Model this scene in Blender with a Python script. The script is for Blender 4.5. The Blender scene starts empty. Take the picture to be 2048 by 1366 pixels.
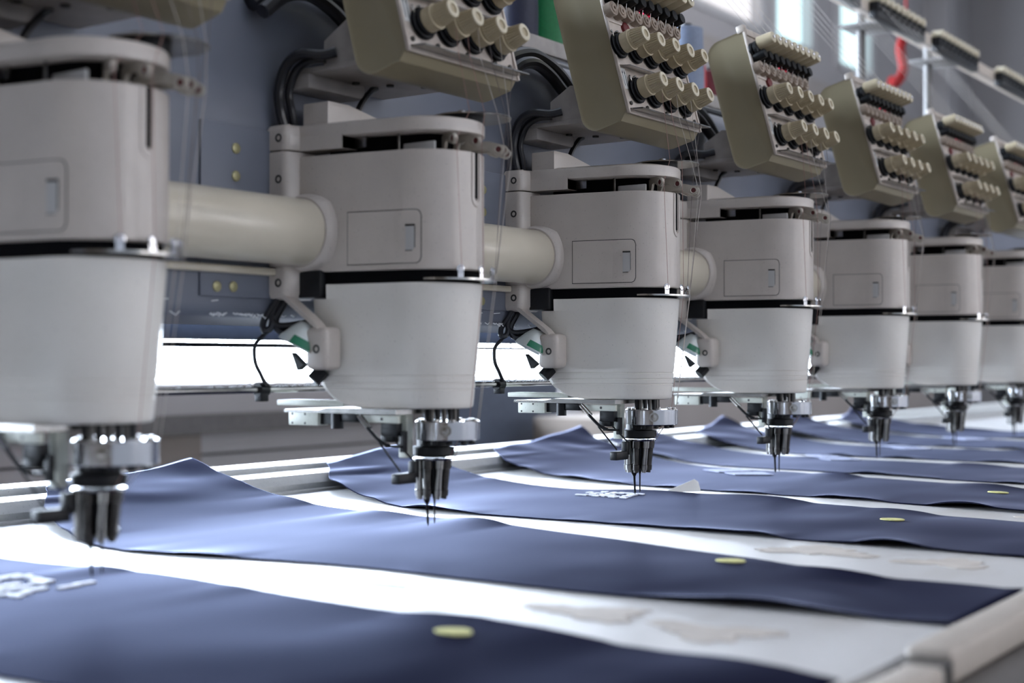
import bpy, bmesh, math, random
from mathutils import Vector, Matrix, noise
random.seed(7)
S = bpy.context.scene
COL = S.collection
PI = math.pi
D = 0.4                     # spacing of the embroidery heads along the machine
TZ = -0.020                 # height of the table surface below the needle points
FLOOR_Z = -0.95

# ------------------------------------------------------------------ materials
def mat(name, color, rough=0.5, metal=0.0, var=0.0, vscale=40.0, bump=0.0, bscale=200.0,
        spec=0.5, emit=None, emit_s=0.0, sheen=0.0, coat=0.0, speck=0.0, trans=0.0):
    m = bpy.data.materials.new(name)
    m.use_nodes = True
    nt = m.node_tree
    b = nt.nodes['Principled BSDF']
    b.inputs['Base Color'].default_value = (*color, 1)
    b.inputs['Roughness'].default_value = rough
    b.inputs['Metallic'].default_value = metal
    b.inputs['Specular IOR Level'].default_value = spec
    b.inputs['Sheen Weight'].default_value = sheen
    b.inputs['Coat Weight'].default_value = coat
    b.inputs['Transmission Weight'].default_value = trans
    if emit:
        b.inputs['Emission Color'].default_value = (*emit, 1)
        b.inputs['Emission Strength'].default_value = emit_s
    tc = nt.nodes.new('ShaderNodeTexCoord')
    last = None
    if var > 0:
        n = nt.nodes.new('ShaderNodeTexNoise')
        n.inputs['Scale'].default_value = vscale
        n.inputs['Detail'].default_value = 5
        nt.links.new(tc.outputs['Object'], n.inputs['Vector'])
        r = nt.nodes.new('ShaderNodeValToRGB')
        r.color_ramp.elements[0].position = 0.3
        r.color_ramp.elements[1].position = 0.7
        r.color_ramp.elements[0].color = (*[c * (1 - var) for c in color], 1)
        r.color_ramp.elements[1].color = (*[min(1, c * (1 + var)) for c in color], 1)
        nt.links.new(n.outputs['Fac'], r.inputs['Fac'])
        last = r.outputs['Color']
    if speck > 0:
        n2 = nt.nodes.new('ShaderNodeTexNoise')
        n2.inputs['Scale'].default_value = 420
        n2.inputs['Detail'].default_value = 3
        nt.links.new(tc.outputs['Object'], n2.inputs['Vector'])
        r2 = nt.nodes.new('ShaderNodeValToRGB')
        r2.color_ramp.elements[0].position = 0.66
        r2.color_ramp.elements[1].position = 0.72
        r2.color_ramp.elements[0].color = (0, 0, 0, 1)
        r2.color_ramp.elements[1].color = (speck, speck, speck, 1)
        nt.links.new(n2.outputs['Fac'], r2.inputs['Fac'])
        mx = nt.nodes.new('ShaderNodeMixRGB')
        mx.inputs['Color2'].default_value = (*[c * 0.35 for c in color], 1)
        if last is not None:
            nt.links.new(last, mx.inputs['Color1'])
        else:
            mx.inputs['Color1'].default_value = (*color, 1)
        nt.links.new(r2.outputs['Color'], mx.inputs['Fac'])
        last = mx.outputs['Color']
    if last is not None:
        nt.links.new(last, b.inputs['Base Color'])
    if bump > 0:
        n3 = nt.nodes.new('ShaderNodeTexNoise')
        n3.inputs['Scale'].default_value = bscale
        n3.inputs['Detail'].default_value = 4
        nt.links.new(tc.outputs['Object'], n3.inputs['Vector'])
        bp = nt.nodes.new('ShaderNodeBump')
        bp.inputs['Strength'].default_value = bump
        bp.inputs['Distance'].default_value = 0.0003
        nt.links.new(n3.outputs['Fac'], bp.inputs['Height'])
        nt.links.new(bp.outputs['Normal'], b.inputs['Normal'])
    return m

M = {}
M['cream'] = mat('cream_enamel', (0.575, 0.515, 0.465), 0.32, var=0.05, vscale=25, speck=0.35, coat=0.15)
M['cream_bounce'] = mat('cream_bounce_lit', (0.84, 0.80, 0.74), 0.28, var=0.03, vscale=18, speck=0.25, coat=0.25)  # lightened cream stands in for light bounced up from the table
M['tube'] = mat('cream_tube_paint', (0.62, 0.56, 0.45), 0.3, var=0.05, vscale=14, coat=0.3)
M['seam'] = mat('dark_seam', (0.03, 0.028, 0.026), 0.7)
M['black'] = mat('black_plastic', (0.006, 0.007, 0.009), 0.45, var=0.2, spec=0.35)
M['inside'] = mat('inside_shade', (0.003, 0.003, 0.004), 0.8, spec=0.1)  # near-black colour stands in for the shade inside the head
M['cable'] = mat('black_cable', (0.012, 0.013, 0.018), 0.3, bump=0.1)
M['dark'] = mat('dark_steel', (0.10, 0.095, 0.09), 0.28, metal=0.9, var=0.3, vscale=120)
M['steel'] = mat('brushed_steel', (0.48, 0.47, 0.45), 0.25, metal=1.0, var=0.15, vscale=90)
M['chrome'] = mat('chrome', (0.66, 0.66, 0.68), 0.13, metal=1.0)
M['bar'] = mat('dark_polished_bar', (0.30, 0.29, 0.28), 0.22, metal=1.0)
M['screw'] = mat('screw_steel', (0.045, 0.042, 0.038), 0.45, metal=0.3)
M['greenish'] = mat('pale_green_plate', (0.74, 0.76, 0.67), 0.45, var=0.08, vscale=80, speck=0.4)
M['lever'] = mat('worn_lever_steel', (0.47, 0.43, 0.37), 0.35, metal=0.35, var=0.12, vscale=90)
M['eye'] = mat('dark_red_eyelet', (0.10, 0.02, 0.022), 0.4)
M['recess'] = mat('latch_grey', (0.50, 0.49, 0.48), 0.45)
M['box'] = mat('olive_beige_box', (0.285, 0.24, 0.15), 0.42, var=0.05, vscale=12, coat=0.1)
M['plate'] = mat('aluminium_face', (0.56, 0.49, 0.43), 0.42, metal=0.15, var=0.15, vscale=60, speck=0.4)
M['knob'] = mat('ivory_knob', (0.50, 0.42, 0.28), 0.4, var=0.06, vscale=90)
M['knob_end'] = mat('pale_ivory_knob_end', (0.66, 0.59, 0.44), 0.4)
M['hole'] = mat('brown_knob_hole', (0.22, 0.16, 0.09), 0.6)
M['wheel'] = mat('smoky_wheel', (0.33, 0.26, 0.205), 0.3, var=0.2, vscale=120)
M['led'] = mat('red_led', (0.6, 0.02, 0.05), 0.3, emit=(1.0, 0.03, 0.12), emit_s=1.6)
M['bracket'] = mat('grey_bracket', (0.36, 0.33, 0.31), 0.5, var=0.12, vscale=50)
M['post'] = mat('dull_grey_post', (0.17, 0.16, 0.155), 0.6)
M['beam'] = mat('blue_grey_beam', (0.155, 0.168, 0.212), 0.42, var=0.05, vscale=8)
M['yscrew'] = mat('yellow_zinc_screw', (0.40, 0.37, 0.20), 0.4, metal=0.4)
M['rail'] = mat('pale_aluminium_rail', (0.70, 0.70, 0.67), 0.32, metal=0.1, var=0.06, vscale=60, speck=0.5)
M['frail'] = mat('beige_front_rail', (0.55, 0.48, 0.41), 0.5, var=0.05)
M['apron'] = mat('brown_grey_apron', (0.13, 0.115, 0.105), 0.6, var=0.1)
M['paper'] = mat('white_paper', (0.80, 0.80, 0.78), 0.7, var=0.03, vscale=40)
M['tan'] = mat('tan_board', (0.60, 0.535, 0.475), 0.7, var=0.1, vscale=30)
M['yellow'] = mat('yellow_chalk', (0.70, 0.66, 0.26), 0.8, var=0.1, vscale=300)
M['stitch'] = mat('white_stitching', (0.74, 0.75, 0.82), 0.7, var=0.12, vscale=260, bump=0.15, bscale=700, spec=0.1)
M['patch'] = mat('pale_blue_stitching', (0.42, 0.45, 0.60), 0.8, var=0.2, vscale=260, bump=0.15, bscale=700, spec=0.05)
M['thread_w'] = mat('pale_thread', (0.60, 0.55, 0.50), 0.6)
M['thread_r'] = mat('reddish_thread', (0.42, 0.24, 0.21), 0.6)
M['thread_d'] = mat('brown_thread', (0.16, 0.13, 0.13), 0.6)
M['lint'] = mat('white_lint', (0.8, 0.82, 0.85), 0.9)
M['wall'] = mat('pale_grey_wall', (0.42, 0.41, 0.42), 0.8, var=0.03, vscale=1.5)
M['wall_low'] = mat('warm_grey_wall', (0.20, 0.18, 0.172), 0.9, spec=0.1, var=0.04, vscale=2)
M['frame'] = mat('white_window_frame', (0.55, 0.55, 0.56), 0.5)
M['floor'] = mat('grey_floor', (0.10, 0.095, 0.09), 0.8, var=0.1, vscale=2)
M['ceil'] = mat('ceiling_paint', (0.35, 0.34, 0.34), 0.9, var=0.02)
M['carton'] = mat('brown_carton', (0.22, 0.18, 0.15), 0.8, var=0.05, vscale=4)
M['bluebin'] = mat('dark_blue_bin', (0.085, 0.10, 0.135), 0.7, var=0.1)
M['greybin'] = mat('grey_cabinet', (0.36, 0.33, 0.315), 0.8, spec=0.1, var=0.04, vscale=3)
M['ribbon'] = mat('red_ribbon_cloth', (0.24, 0.02, 0.02), 0.8, spec=0.1)
M['dkred'] = mat('dark_red_plastic', (0.14, 0.008, 0.01), 0.5)
M['red'] = mat('red_plastic', (0.55, 0.02, 0.02), 0.5)
M['shade_in'] = mat('lamp_reflector', (0.74, 0.79, 0.78), 0.28, metal=0.25)
M['dome_green'] = mat('dome_green', (0.03, 0.22, 0.12), 0.2)
for n_, c_ in dict(green=(0.0, 0.16, 0.045), navy=(0.006, 0.008, 0.03), red=(0.42, 0.01, 0.012),
                   blue=(0.17, 0.21, 0.30), maroon=(0.12, 0.01, 0.02), brown=(0.16, 0.055, 0.012)).items():
    M['cone_' + n_] = mat('thread_' + n_, c_, 0.55, var=0.12, vscale=200, bump=0.4, bscale=500)

def fabric_mat():
    m = mat('navy_twill', (0.0100, 0.0105, 0.027), 0.6, spec=0.0, sheen=0.0)
    nt = m.node_tree
    b = nt.nodes['Principled BSDF']
    b.inputs['Sheen Roughness'].default_value = 0.35
    b.inputs['Sheen Tint'].default_value = (0.55, 0.65, 1, 1)
    tc = nt.nodes['Texture Coordinate']
    w = nt.nodes.new('ShaderNodeTexWave')
    w.inputs['Scale'].default_value = 260
    w.inputs['Distortion'].default_value = 1.5
    w.bands_direction = 'DIAGONAL'
    n = nt.nodes.new('ShaderNodeTexNoise')
    n.inputs['Scale'].default_value = 900
    nt.links.new(tc.outputs['Object'], w.inputs['Vector'])
    nt.links.new(tc.outputs['Object'], n.inputs['Vector'])
    ad = nt.nodes.new('ShaderNodeMath')
    nt.links.new(w.outputs['Fac'], ad.inputs[0])
    nt.links.new(n.outputs['Fac'], ad.inputs[1])
    bp = nt.nodes.new('ShaderNodeBump')
    bp.inputs['Strength'].default_value = 0.25
    bp.inputs['Distance'].default_value = 0.0006
    nt.links.new(ad.outputs[0], bp.inputs['Height'])
    nt.links.new(bp.outputs['Normal'], b.inputs['Normal'])
    gl = nt.nodes.new('ShaderNodeBsdfGlossy')
    gl.inputs['Color'].default_value = (0.68, 0.74, 1.0, 1)
    gl.inputs['Roughness'].default_value = 0.46
    nt.links.new(bp.outputs['Normal'], gl.inputs['Normal'])
    lw = nt.nodes.new('ShaderNodeLayerWeight')
    pw = nt.nodes.new('ShaderNodeMath'); pw.operation = 'POWER'; pw.inputs[1].default_value = 14.0
    ml = nt.nodes.new('ShaderNodeMath'); ml.operation = 'MULTIPLY'; ml.inputs[1].default_value = 0.74
    nt.links.new(lw.outputs['Facing'], pw.inputs[0]); nt.links.new(pw.outputs[0], ml.inputs[0])
    mix = nt.nodes.new('ShaderNodeMixShader')
    nt.links.new(ml.outputs[0], mix.inputs[0]); nt.links.new(b.outputs[0], mix.inputs[1]); nt.links.new(gl.outputs[0], mix.inputs[2])
    nt.links.new(mix.outputs[0], nt.nodes['Material Output'].inputs['Surface'])
    return m
M['fabric'] = fabric_mat()

def table_mat():
    m = mat('white_table', (0.70, 0.68, 0.665), 0.38, spec=0.5)
    nt = m.node_tree
    b = nt.nodes['Principled BSDF']
    tc = nt.nodes['Texture Coordinate']
    mp = nt.nodes.new('ShaderNodeMapping')
    mp.inputs['Scale'].default_value = (5, 14, 1)
    nt.links.new(tc.outputs['Object'], mp.inputs['Vector'])
    n = nt.nodes.new('ShaderNodeTexNoise')
    n.inputs['Scale'].default_value = 1.3
    n.inputs['Detail'].default_value = 3
    nt.links.new(mp.outputs['Vector'], n.inputs['Vector'])
    r = nt.nodes.new('ShaderNodeValToRGB')
    r.color_ramp.elements[0].position = 0.52
    r.color_ramp.elements[1].position = 0.75
    r.color_ramp.elements[0].color = (0.70, 0.68, 0.665, 1)
    r.color_ramp.elements[1].color = (0.62, 0.585, 0.55, 1)
    nt.links.new(n.outputs['Fac'], r.inputs['Fac'])
    nt.links.new(r.outputs['Color'], b.inputs['Base Color'])
    return m
M['table'] = table_mat()

# ------------------------------------------------------------------ mesh helpers
class MB:
    def __init__(self):
        self.bm = bmesh.new()
        self.mats = []
        self.cur = 0
    def use(self, m):
        if m not in self.mats:
            self.mats.append(m)
        self.cur = self.mats.index(m)
        return self
    def face(self, vs):
        try:
            f = self.bm.faces.new(vs)
            f.material_index = self.cur
            return f
        except ValueError:
            return None
    def loft(self, rings, cap0=True, cap1=True, closed=True):
        rows = [[self.bm.verts.new(p) for p in r] for r in rings]
        n = len(rows[0])
        for a, b in zip(rows[:-1], rows[1:]):
            for i in range(n if closed else n - 1):
                j = (i + 1) % n
                self.face([a[i], a[j], b[j], b[i]])
        if cap0: self.face(list(reversed(rows[0])))
        if cap1: self.face(rows[-1])
        return self
    def box(self, lo, hi, bev=0.0, seg=2, mtx=None):
        bm2 = bmesh.new()
        bmesh.ops.create_cube(bm2, size=1)
        for v in bm2.verts:
            v.co = Vector([(lo[k] + hi[k]) / 2 + v.co[k] * (hi[k] - lo[k]) for k in range(3)])
        if bev > 0:
            bmesh.ops.bevel(bm2, geom=list(bm2.edges), offset=bev, segments=seg, affect='EDGES', profile=0.5)
        if mtx is not None:
            bmesh.ops.transform(bm2, matrix=mtx, verts=bm2.verts)
        self.merge(bm2)
        return self
    def merge(self, bm2):
        mp = {v: self.bm.verts.new(v.co) for v in bm2.verts}
        for f in bm2.faces:
            self.face([mp[v] for v in f.verts])
        bm2.free()
    def cyl(self, p0, p1, r0, r1=None, n=20, caps=True):
        p0, p1 = Vector(p0), Vector(p1)
        r1 = r0 if r1 is None else r1
        return self.lathe(p0, p1 - p0, [(0, r0), ((p1 - p0).length, r1)], n, caps)
    def lathe(self, origin, axis, prof, n=24, caps=True):
        axis = Vector(axis).normalized()
        t = Vector((0, 0, 1)) if abs(axis.z) < 0.9 else Vector((1, 0, 0))
        e1 = axis.cross(t).normalized()
        e2 = axis.cross(e1)
        o = Vector(origin)
        rings = [[o + axis * h + (e1 * math.cos(2 * PI * k / n) + e2 * math.sin(2 * PI * k / n)) * max(r, 1e-5) for k in range(n)] for h, r in prof]
        return self.loft(rings, caps, caps)
    def tube(self, pts, r, n=8, smooth=0):
        pts = [Vector(p) for p in pts]
        if smooth:
            pts = catmull(pts, smooth)
        rings = []
        prev = None
        for i, p in enumerate(pts):
            d = (pts[min(i + 1, len(pts) - 1)] - pts[max(i - 1, 0)]).normalized()
            if prev is None:
                t = Vector((0, 0, 1)) if abs(d.z) < 0.9 else Vector((1, 0, 0))
                e1 = d.cross(t).normalized()
            else:
                e1 = (prev - d * prev.dot(d)).normalized()
            prev = e1
            e2 = d.cross(e1)
            rings.append([p + (e1 * math.cos(2 * PI * k / n) + e2 * math.sin(2 * PI * k / n)) * r for k in range(n)])
        return self.loft(rings)
    def torus(self, c, axis, R, r, n=20, m=8, a0=0.0, a1=2 * PI):
        axis = Vector(axis).normalized()
        t = Vector((0, 0, 1)) if abs(axis.z) < 0.9 else Vector((1, 0, 0))
        e1 = axis.cross(t).normalized(); e2 = axis.cross(e1)
        pts = [Vector(c) + (e1 * math.cos(a0 + (a1 - a0) * k / n) + e2 * math.sin(a0 + (a1 - a0) * k / n)) * R for k in range(n + 1)]
        return self.tube(pts, r, m)
    def build(self, name, material=None, parent=None, angle=35, loc=None):
        me = bpy.data.meshes.new(name)
        bmesh.ops.recalc_face_normals(self.bm, faces=self.bm.faces)
        self.bm.to_mesh(me)
        self.bm.free()
        for m in (self.mats or [material]):
            me.materials.append(m)
        me.polygons.foreach_set('use_smooth', [True] * len(me.polygons))
        me.set_sharp_from_angle(angle=math.radians(angle))
        o = bpy.data.objects.new(name, me)
        COL.objects.link(o)
        if parent is not None: o.parent = parent
        if loc is not None: o.location = loc
        return o

def catmull(P, k):
    out = []
    for i in range(len(P) - 1):
        a = P[max(i - 1, 0)]; b = P[i]; c = P[i + 1]; d = P[min(i + 2, len(P) - 1)]
        for s in range(k):
            t = s / k
            out.append(0.5 * ((2 * b) + (c - a) * t + (2 * a - 5 * b + 4 * c - d) * t * t + (3 * b - a - 3 * c + d) * t ** 3))
    out.append(P[-1])
    return out

def tag(o, label, cat, group=None, kind=None):
    if label: o['label'] = label
    if cat: o['category'] = cat
    if group: o['group'] = group
    if kind: o['kind'] = kind
    return o
def empty(name, loc=(0, 0, 0)):
    o = bpy.data.objects.new(name, None)
    o.empty_display_size = 0.05
    COL.objects.link(o)
    o.location = loc
    return o
def copy_tree(o, parent=None):
    c = o.copy()
    COL.objects.link(c)
    if parent is not None: c.parent = parent
    for ch in [x for x in KIDS.get(o.name, [])]:
        cc = copy_tree(ch, c)
    return c
KIDS = {}
def index_children(root):
    KIDS.clear()
    stack = [root]
    while stack:
        p = stack.pop()
        KIDS[p.name] = list(p.children)
        stack += list(p.children)
def struct(o):
    o['kind'] = 'structure'
    return o

# ------------------------------------------------------------------ the embroidery head
def dshape(R, xb, yb, z, off=0.0, narc=36, notch=None, cx=0.0, cy=0.0, rc=0.006):
    """plan of a head cover: round front, nearly straight sides that spread to the back"""
    R -= off; xb -= off; yb -= off
    P = []
    def side(s):
        return [(s * (xb - rc), yb), (s * (xb - rc * 0.3), yb - rc * 0.3), (s * xb, yb - rc), (s * (R + (xb - R) * 0.75), yb * 0.7), (s * (R + (xb - R) * 0.5), yb * 0.42), (s * (R + (xb - R) * 0.18), yb * 0.18)]
    P += [(x, y, z) for x, y in side(-1)]
    a_n = 275.5
    hw, dep = notch if notch else (0.02, 0.00002)
    angs = [180 + 180 * k / narc for k in range(narc + 1)]
    done = False
    for a in angs:
        if not done and a > a_n:
            for da, rr in ((-hw, R), (-hw, R - dep), (hw, R - dep), (hw, R)):
                t = math.radians(a_n + da)
                P.append((cx + rr * math.cos(t), cy + rr * math.sin(t), z))
            done = True
        if abs(a - a_n) <= 3.6: continue
        P.append((cx + R * math.cos(math.radians(a)), cy + R * math.sin(math.radians(a)), z))
    P += [(x, y, z) for x, y in reversed(side(1))]
    return P

R0, XB, YB = 0.0530, 0.0700, 0.1120

def side_curve(s, R=R0, xb=XB, yb=YB):
    """point on the plan outline: s<0 along the straight left side (y=-s), s>=0 along the front arc (metres)"""
    pts = [(-xb, yb - 0.006), (-(R + (xb - R) * 0.75), yb * 0.7), (-(R + (xb - R) * 0.5), yb * 0.42), (-(R + (xb - R) * 0.18), yb * 0.18), (-R, 0)]
    if s < 0:
        y = -s
        for (x0, y0), (x1, y1) in zip(pts[:-1], pts[1:]):
            if y1 <= y <= y0:
                t = (y - y0) / (y1 - y0)
                d = Vector((x1 - x0, y1 - y0)).normalized()
                return Vector((x0 + (x1 - x0) * t, y)), Vector((d.y, -d.x))
        return Vector((-R, 0)), Vector((-1, 0))
    a = PI + s / R
    return Vector((R * math.cos(a), R * math.sin(a))), Vector((math.cos(a), math.sin(a)))

def wrap_panel(mb, s0, s1, z0, z1, off, thick, rad=(0, 0, 0, 0), n=22):
    """a panel that follows the head's side; rad = corner radii at (s0z0, s1z0, s1z1, s0z1)"""
    front, back = [], []
    cols = []
    for k in range(n + 1):
        s = s0 + (s1 - s0) * k / n
        zl, zh = z0, z1
        d1 = s1 - s; d0 = s - s0
        def cut(dd, r):
            return r - math.sqrt(max(0, r * r - (r - dd) ** 2)) if dd < r else 0
        zl += max(cut(d1, rad[1]) if rad[1] else 0, cut(d0, rad[0]) if rad[0] else 0)
        zh -= max(cut(d1, rad[2]) if rad[2] else 0, cut(d0, rad[3]) if rad[3] else 0)
        p, nn = side_curve(s)
        a = p + nn * (off + thick); b = p + nn * (off - 0.002)
        cols.append([(b.x, b.y, zl), (a.x, a.y, zl), (a.x, a.y, zh), (b.x, b.y, zh)])
    mb.loft(cols)
    return mb

def make_head():
    H = empty('embroidery_head')
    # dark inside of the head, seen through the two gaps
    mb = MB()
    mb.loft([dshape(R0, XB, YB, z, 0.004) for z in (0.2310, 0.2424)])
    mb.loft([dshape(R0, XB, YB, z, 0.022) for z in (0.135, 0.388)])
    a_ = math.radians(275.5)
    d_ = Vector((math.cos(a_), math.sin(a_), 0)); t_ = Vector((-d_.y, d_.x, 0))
    mb.loft([[d_ * r_ + t_ * s_ + Vector((0, 0, z)) for r_, s_ in ((0.030, -0.0045), (0.0500, -0.0045), (0.0500, -0.0027), (0.0527, -0.0027), (0.0527, 0.0027), (0.0500, 0.0027), (0.0500, 0.0045), (0.030, 0.0045))] for z in (0.3118, 0.3555)])  # black filler almost flush with the slot, painting in its deep shade
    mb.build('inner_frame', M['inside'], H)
    # upper cover with the take-up slot
    mb = MB()
    rings = []
    for z, off, notch in ((0.2426, 0.0012, None), (0.2436, 0, None), (0.3092, 0, None), (0.3100, 0, (1.6, 0.012)), (0.3125, 0, (3.0, 0.03)), (0.3548, 0, (3.0, 0.03)), (0.3558, 0.0012, (3.0, 0.03))):
        rings.append(dshape(R0, XB, YB, z, off, notch=notch))
    mb.loft(rings)
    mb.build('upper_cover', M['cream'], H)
    # raised rim round the slot
    mb = MB()
    path = []
    for z in (0.3545, 0.335, 0.318):
        path.append((-0.0085, z))
    for k in range(9):
        a = PI + PI * k / 8
        path.append((0.0085 * math.cos(a), 0.3125 + 0.0095 * math.sin(a)))
    for z in (0.318, 0.335, 0.3545):
        path.append((0.0085, z))
    def on_front(xo, z, off):
        a = math.radians(275.5) + xo / R0
        return Vector(((R0 + off) * math.cos(a), (R0 + off) * math.sin(a), z))
    rings = []
    for xo, z in path:
        cx = 0.0
        k = 0.6
        inner = (xo * 0.52, 0.3125 + (z - 0.3125) * (0.52 if z < 0.3125 else 1.0))
        rings.append([on_front(xo, z, -0.0005), on_front(xo * 0.92, z if z >= 0.3125 else 0.3125 + (z - 0.3125) * 0.92, 0.0009), on_front(inner[0], inner[1], 0.0009), on_front(inner[0], inner[1], -0.0005)])
    mb.loft(rings)
    mb.build('slot_rim', M['cream'], H)
    # top lid: thin over the front opening, thick block at the back
    mb = MB()
    rr = [dshape(R0 + 0.0008, XB, YB, z, off) for z, off in ((0.3730, 0.002), (0.3738, 0.0002), (0.3838, 0), (0.3860, 0.0012), (0.3870, 0.0040), (0.3874, 0.0100), (0.3890, 0.0135), (0.3898, 0.019))]
    mb.loft(rr)
    mb.loft([[(-0.0712, YB, z), (-0.0702 + 0.0, YB, z)][:0] or [(-0.0685, 0.106, z), (-0.0635 - 0.0005, 0.0565, z), (-0.030, 0.0565, z), (-0.030, 0.1065, z)] for z in (0.3612, 0.3750)])
    mb.loft([[(-XB, 0.106, z), (-0.0662, 0.0785, z), (-0.0634, 0.0565, z), (-0.02, 0.0565, z), (-0.02, 0.112, z), (-0.064, 0.112, z)] for z in (0.3614, 0.3755)])
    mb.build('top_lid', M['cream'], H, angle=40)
    # housing block on the lid
    mb = MB()
    mb.loft([[(x, 0.110, z0) if i == 0 else (x, 0.110, z1) if i == 1 else (x, 0.078, z1) if i == 2 else (x, 0.078, z0) for i in range(4)] for x, z0, z1 in ((-0.0605, 0.386, 0.4080), (-0.0595, 0.386, 0.4092), (-0.030, 0.386, 0.4092), (0.025, 0.386, 0.4000), (0.045, 0.386, 0.3960))])
    mb.build('motor_block', M['cream'], H)
    # dark wedge and pale plates seen inside the front opening
    mb = MB(); mb.box((-0.0480, 0.040, 0.3625), (-0.0450, 0.055, 0.3735))
    mb.build('inner_plate', M['steel'], H)
    mb = MB(); mb.box((-0.0360, -0.034, 0.3560), (-0.0330, 0.004, 0.3640), 0.001)
    mb.build('inner_plate', M['recess'], H)
    mb = MB(); mb.cyl((-0.0400, 0.006, 0.355), (-0.0400, 0.006, 0.376), 0.0014, n=8)
    mb.build('inner_pin', M['dark'], H)
    # seam across the top back corner
    # access door
    mb = MB()
    wrap_panel(mb, -0.0512, 0.0279, 0.2481, 0.2992, 0.0, 0.0003, (0, 0.006, 0.006, 0), 60)
    mb.build('door_seam', M['seam'], H)
    mb = MB()
    wrap_panel(mb, -0.0503, 0.0271, 0.2488, 0.2984, 0.0, 0.0008, (0, 0.0055, 0.0055, 0), 60)
    door = mb.build('access_door', M['cream'], H)
    mb = MB().use(M['recess'])
    wrap_panel(mb, 0.0125, 0.0215, 0.2600, 0.2850, 0.0, 0.0012, (0.001, 0.0045, 0.0045, 0.001), 8)
    mb.use(M['seam'])
    wrap_panel(mb, 0.0125, 0.0215, 0.2832, 0.2850, 0.0, 0.0016, n=6)
    wrap_panel(mb, 0.0125, 0.0190, 0.2600, 0.2606, 0.0, 0.0016, n=6)
    wrap_panel(mb, 0.0214, 0.0218, 0.2630, 0.2830, 0.0, 0.0016, n=3)
    mb.build('latch', None, door)
    # tube flange
    mb = MB()
    def flange(x, r, sq):
        P = []
        for k in range(40):
            a = 2 * PI * k / 40
            y, z = math.cos(a), math.sin(a)
            m = max(abs(y), abs(z))
            f = (1 - sq) + sq / m ** 0.6
            P.append((x, 0.1 + min(0.012 + 0 * y, r * y * f) if y > 0.35 else 0.1 + r * y * f, 0.2815 + r * z * f))
        return P
    mb.loft([flange(-0.060, 0.0385, 0.35), flange(-0.0690, 0.0380, 0.35), flange(-0.0740, 0.0362, 0.12), flange(-0.0758, 0.0345, 0.0)])
    mb.build('tube_flange', M['cream'], H)
    # mounting ears down the back edge, each with a socket screw
    for z0, z1, zs in ((0.3616, 0.3872, 0.3738), (0.2480, 0.3604, 0.3335), (0.2160, 0.2480, 0.2325)):
        mb = MB()
        def earp(z, o):
            return [(-0.0850 + o, 0.1345 - o, z), (-0.0850 + o, 0.1165, z), (-0.0844 + o, 0.1135, z), (-0.0825 + o, 0.1110, z), (-0.0790 + o, 0.1092 + o, z), (-0.0740 + o, 0.1078 + o, z), (-0.0690 + o, 0.1055 + o, z), (-0.0500, 0.1050 + o, z), (-0.0500, 0.1345 - o, z)]
        e_ = 0.0045 if z0 > 0.36 else 0.001
        b_ = 0.0060 if z0 < 0.22 else 0.001
        mb.loft([earp(z0, b_), earp(z0 + b_ * 0.3, b_ * 0.3), earp(z0 + b_, 0), earp(z1 - e_, 0), earp(z1 - e_ * 0.3, e_ * 0.3), earp(z1, e_)])
        ear = mb.build('mounting_ear', M['cream'], H)
        mb = MB().use(M['screw'])
        mb.lathe((-0.0845, 0.1200, zs), (-1, 0, 0), [(0, 0.0042), (0.0009, 0.0042), (0.0009, 0.0024), (0.0002, 0.0022)], 18)
        mb.build('socket_screw', None, ear)
    # lower cover, tapering to the needles, with three grooves
    mb = MB()
    def low(z, dr=0.0):
        t = (0.2307 - z) / (0.2307 - 0.112)
        R = 0.0520 - 0.0095 * t ** 1.15 - dr
        yb = 0.100
        if z < 0.150:
            u = (0.150 - z) / 0.038
            yb = 0.094 - 0.052 * (1 - math.sqrt(max(0, 1 - u * u)))
        elif z < 0.2307:
            yb = 0.094 + 0.004 * (z - 0.150) / 0.08
        xb = 0.0650 - 0.005 * t
        return dshape(R, max(xb - dr, R), yb, z, 0, rc=0.008)
    zs = [(0.1112, 0.003), (0.1120, 0.0008), (0.1135, 0), (0.117, 0), (0.121, 0), (0.125, 0)]
    for g in (0.1297, 0.1357, 0.1428):
        zs += [(g - 0.0008, 0), (g - 0.0002, 0.0009), (g + 0.0002, 0.0009), (g + 0.0008, 0)]
    zs += [(0.146, 0), (0.150, 0), (0.17, 0), (0.19, 0), (0.21, 0), (0.2165, 0)]
    mb.loft([low(z, d) for z, d in zs])
    top = []
    for z, d in ((0.2165, 0), (0.2298, 0), (0.2307, 0.001)):
        rg = low(z, d)
        top.append([(x, min(y, 0.076), zz) for x, y, zz in rg])
    mb.loft(top)
    mb.build('lower_cover', M['cream_bounce'], H)
    # black switch box in the notch at the back of the lower cover
    mb = MB()
    mb.box((-0.0700, 0.0790, 0.2175), (-0.040, 0.1200, 0.2445), 0.003)
    mb.build('switch_box', M['black'], H)
    # work-lamp: sloping arm, mounting block, reflector
    mb = MB()
    mb.loft([[(x0, y + dy, z + dz) for x0, dy, dz in ((-0.0840, 0.002, 0.004), (-0.0840, -0.002, -0.004), (-0.0700, -0.002, -0.004), (-0.0700, 0.002, 0.004))] for y, z in ((0.1230, 0.2255), (0.1170, 0.2205), (0.0740, 0.1910), (0.0690, 0.1860))])
    mb.box((-0.0860, 0.0580, 0.1480), (-0.0600, 0.0850, 0.1890), 0.006, 3)
    lamp = mb.build('lamp_bracket', M['cream'], H)
    mb = MB()
    mb.lathe((-0.0855, 0.0690, 0.1680), (-1, 0, 0), [(0, 0.0042), (0.0009, 0.0042), (0.0009, 0.0024), (0.0002, 0.0022)], 18)
    mb.build('socket_screw', M['screw'], lamp)
    mb = MB()
    ax = Vector((-0.30, 0.36, -0.88)).normalized()
    c = Vector((-0.0745, 0.0935, 0.1810))
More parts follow.
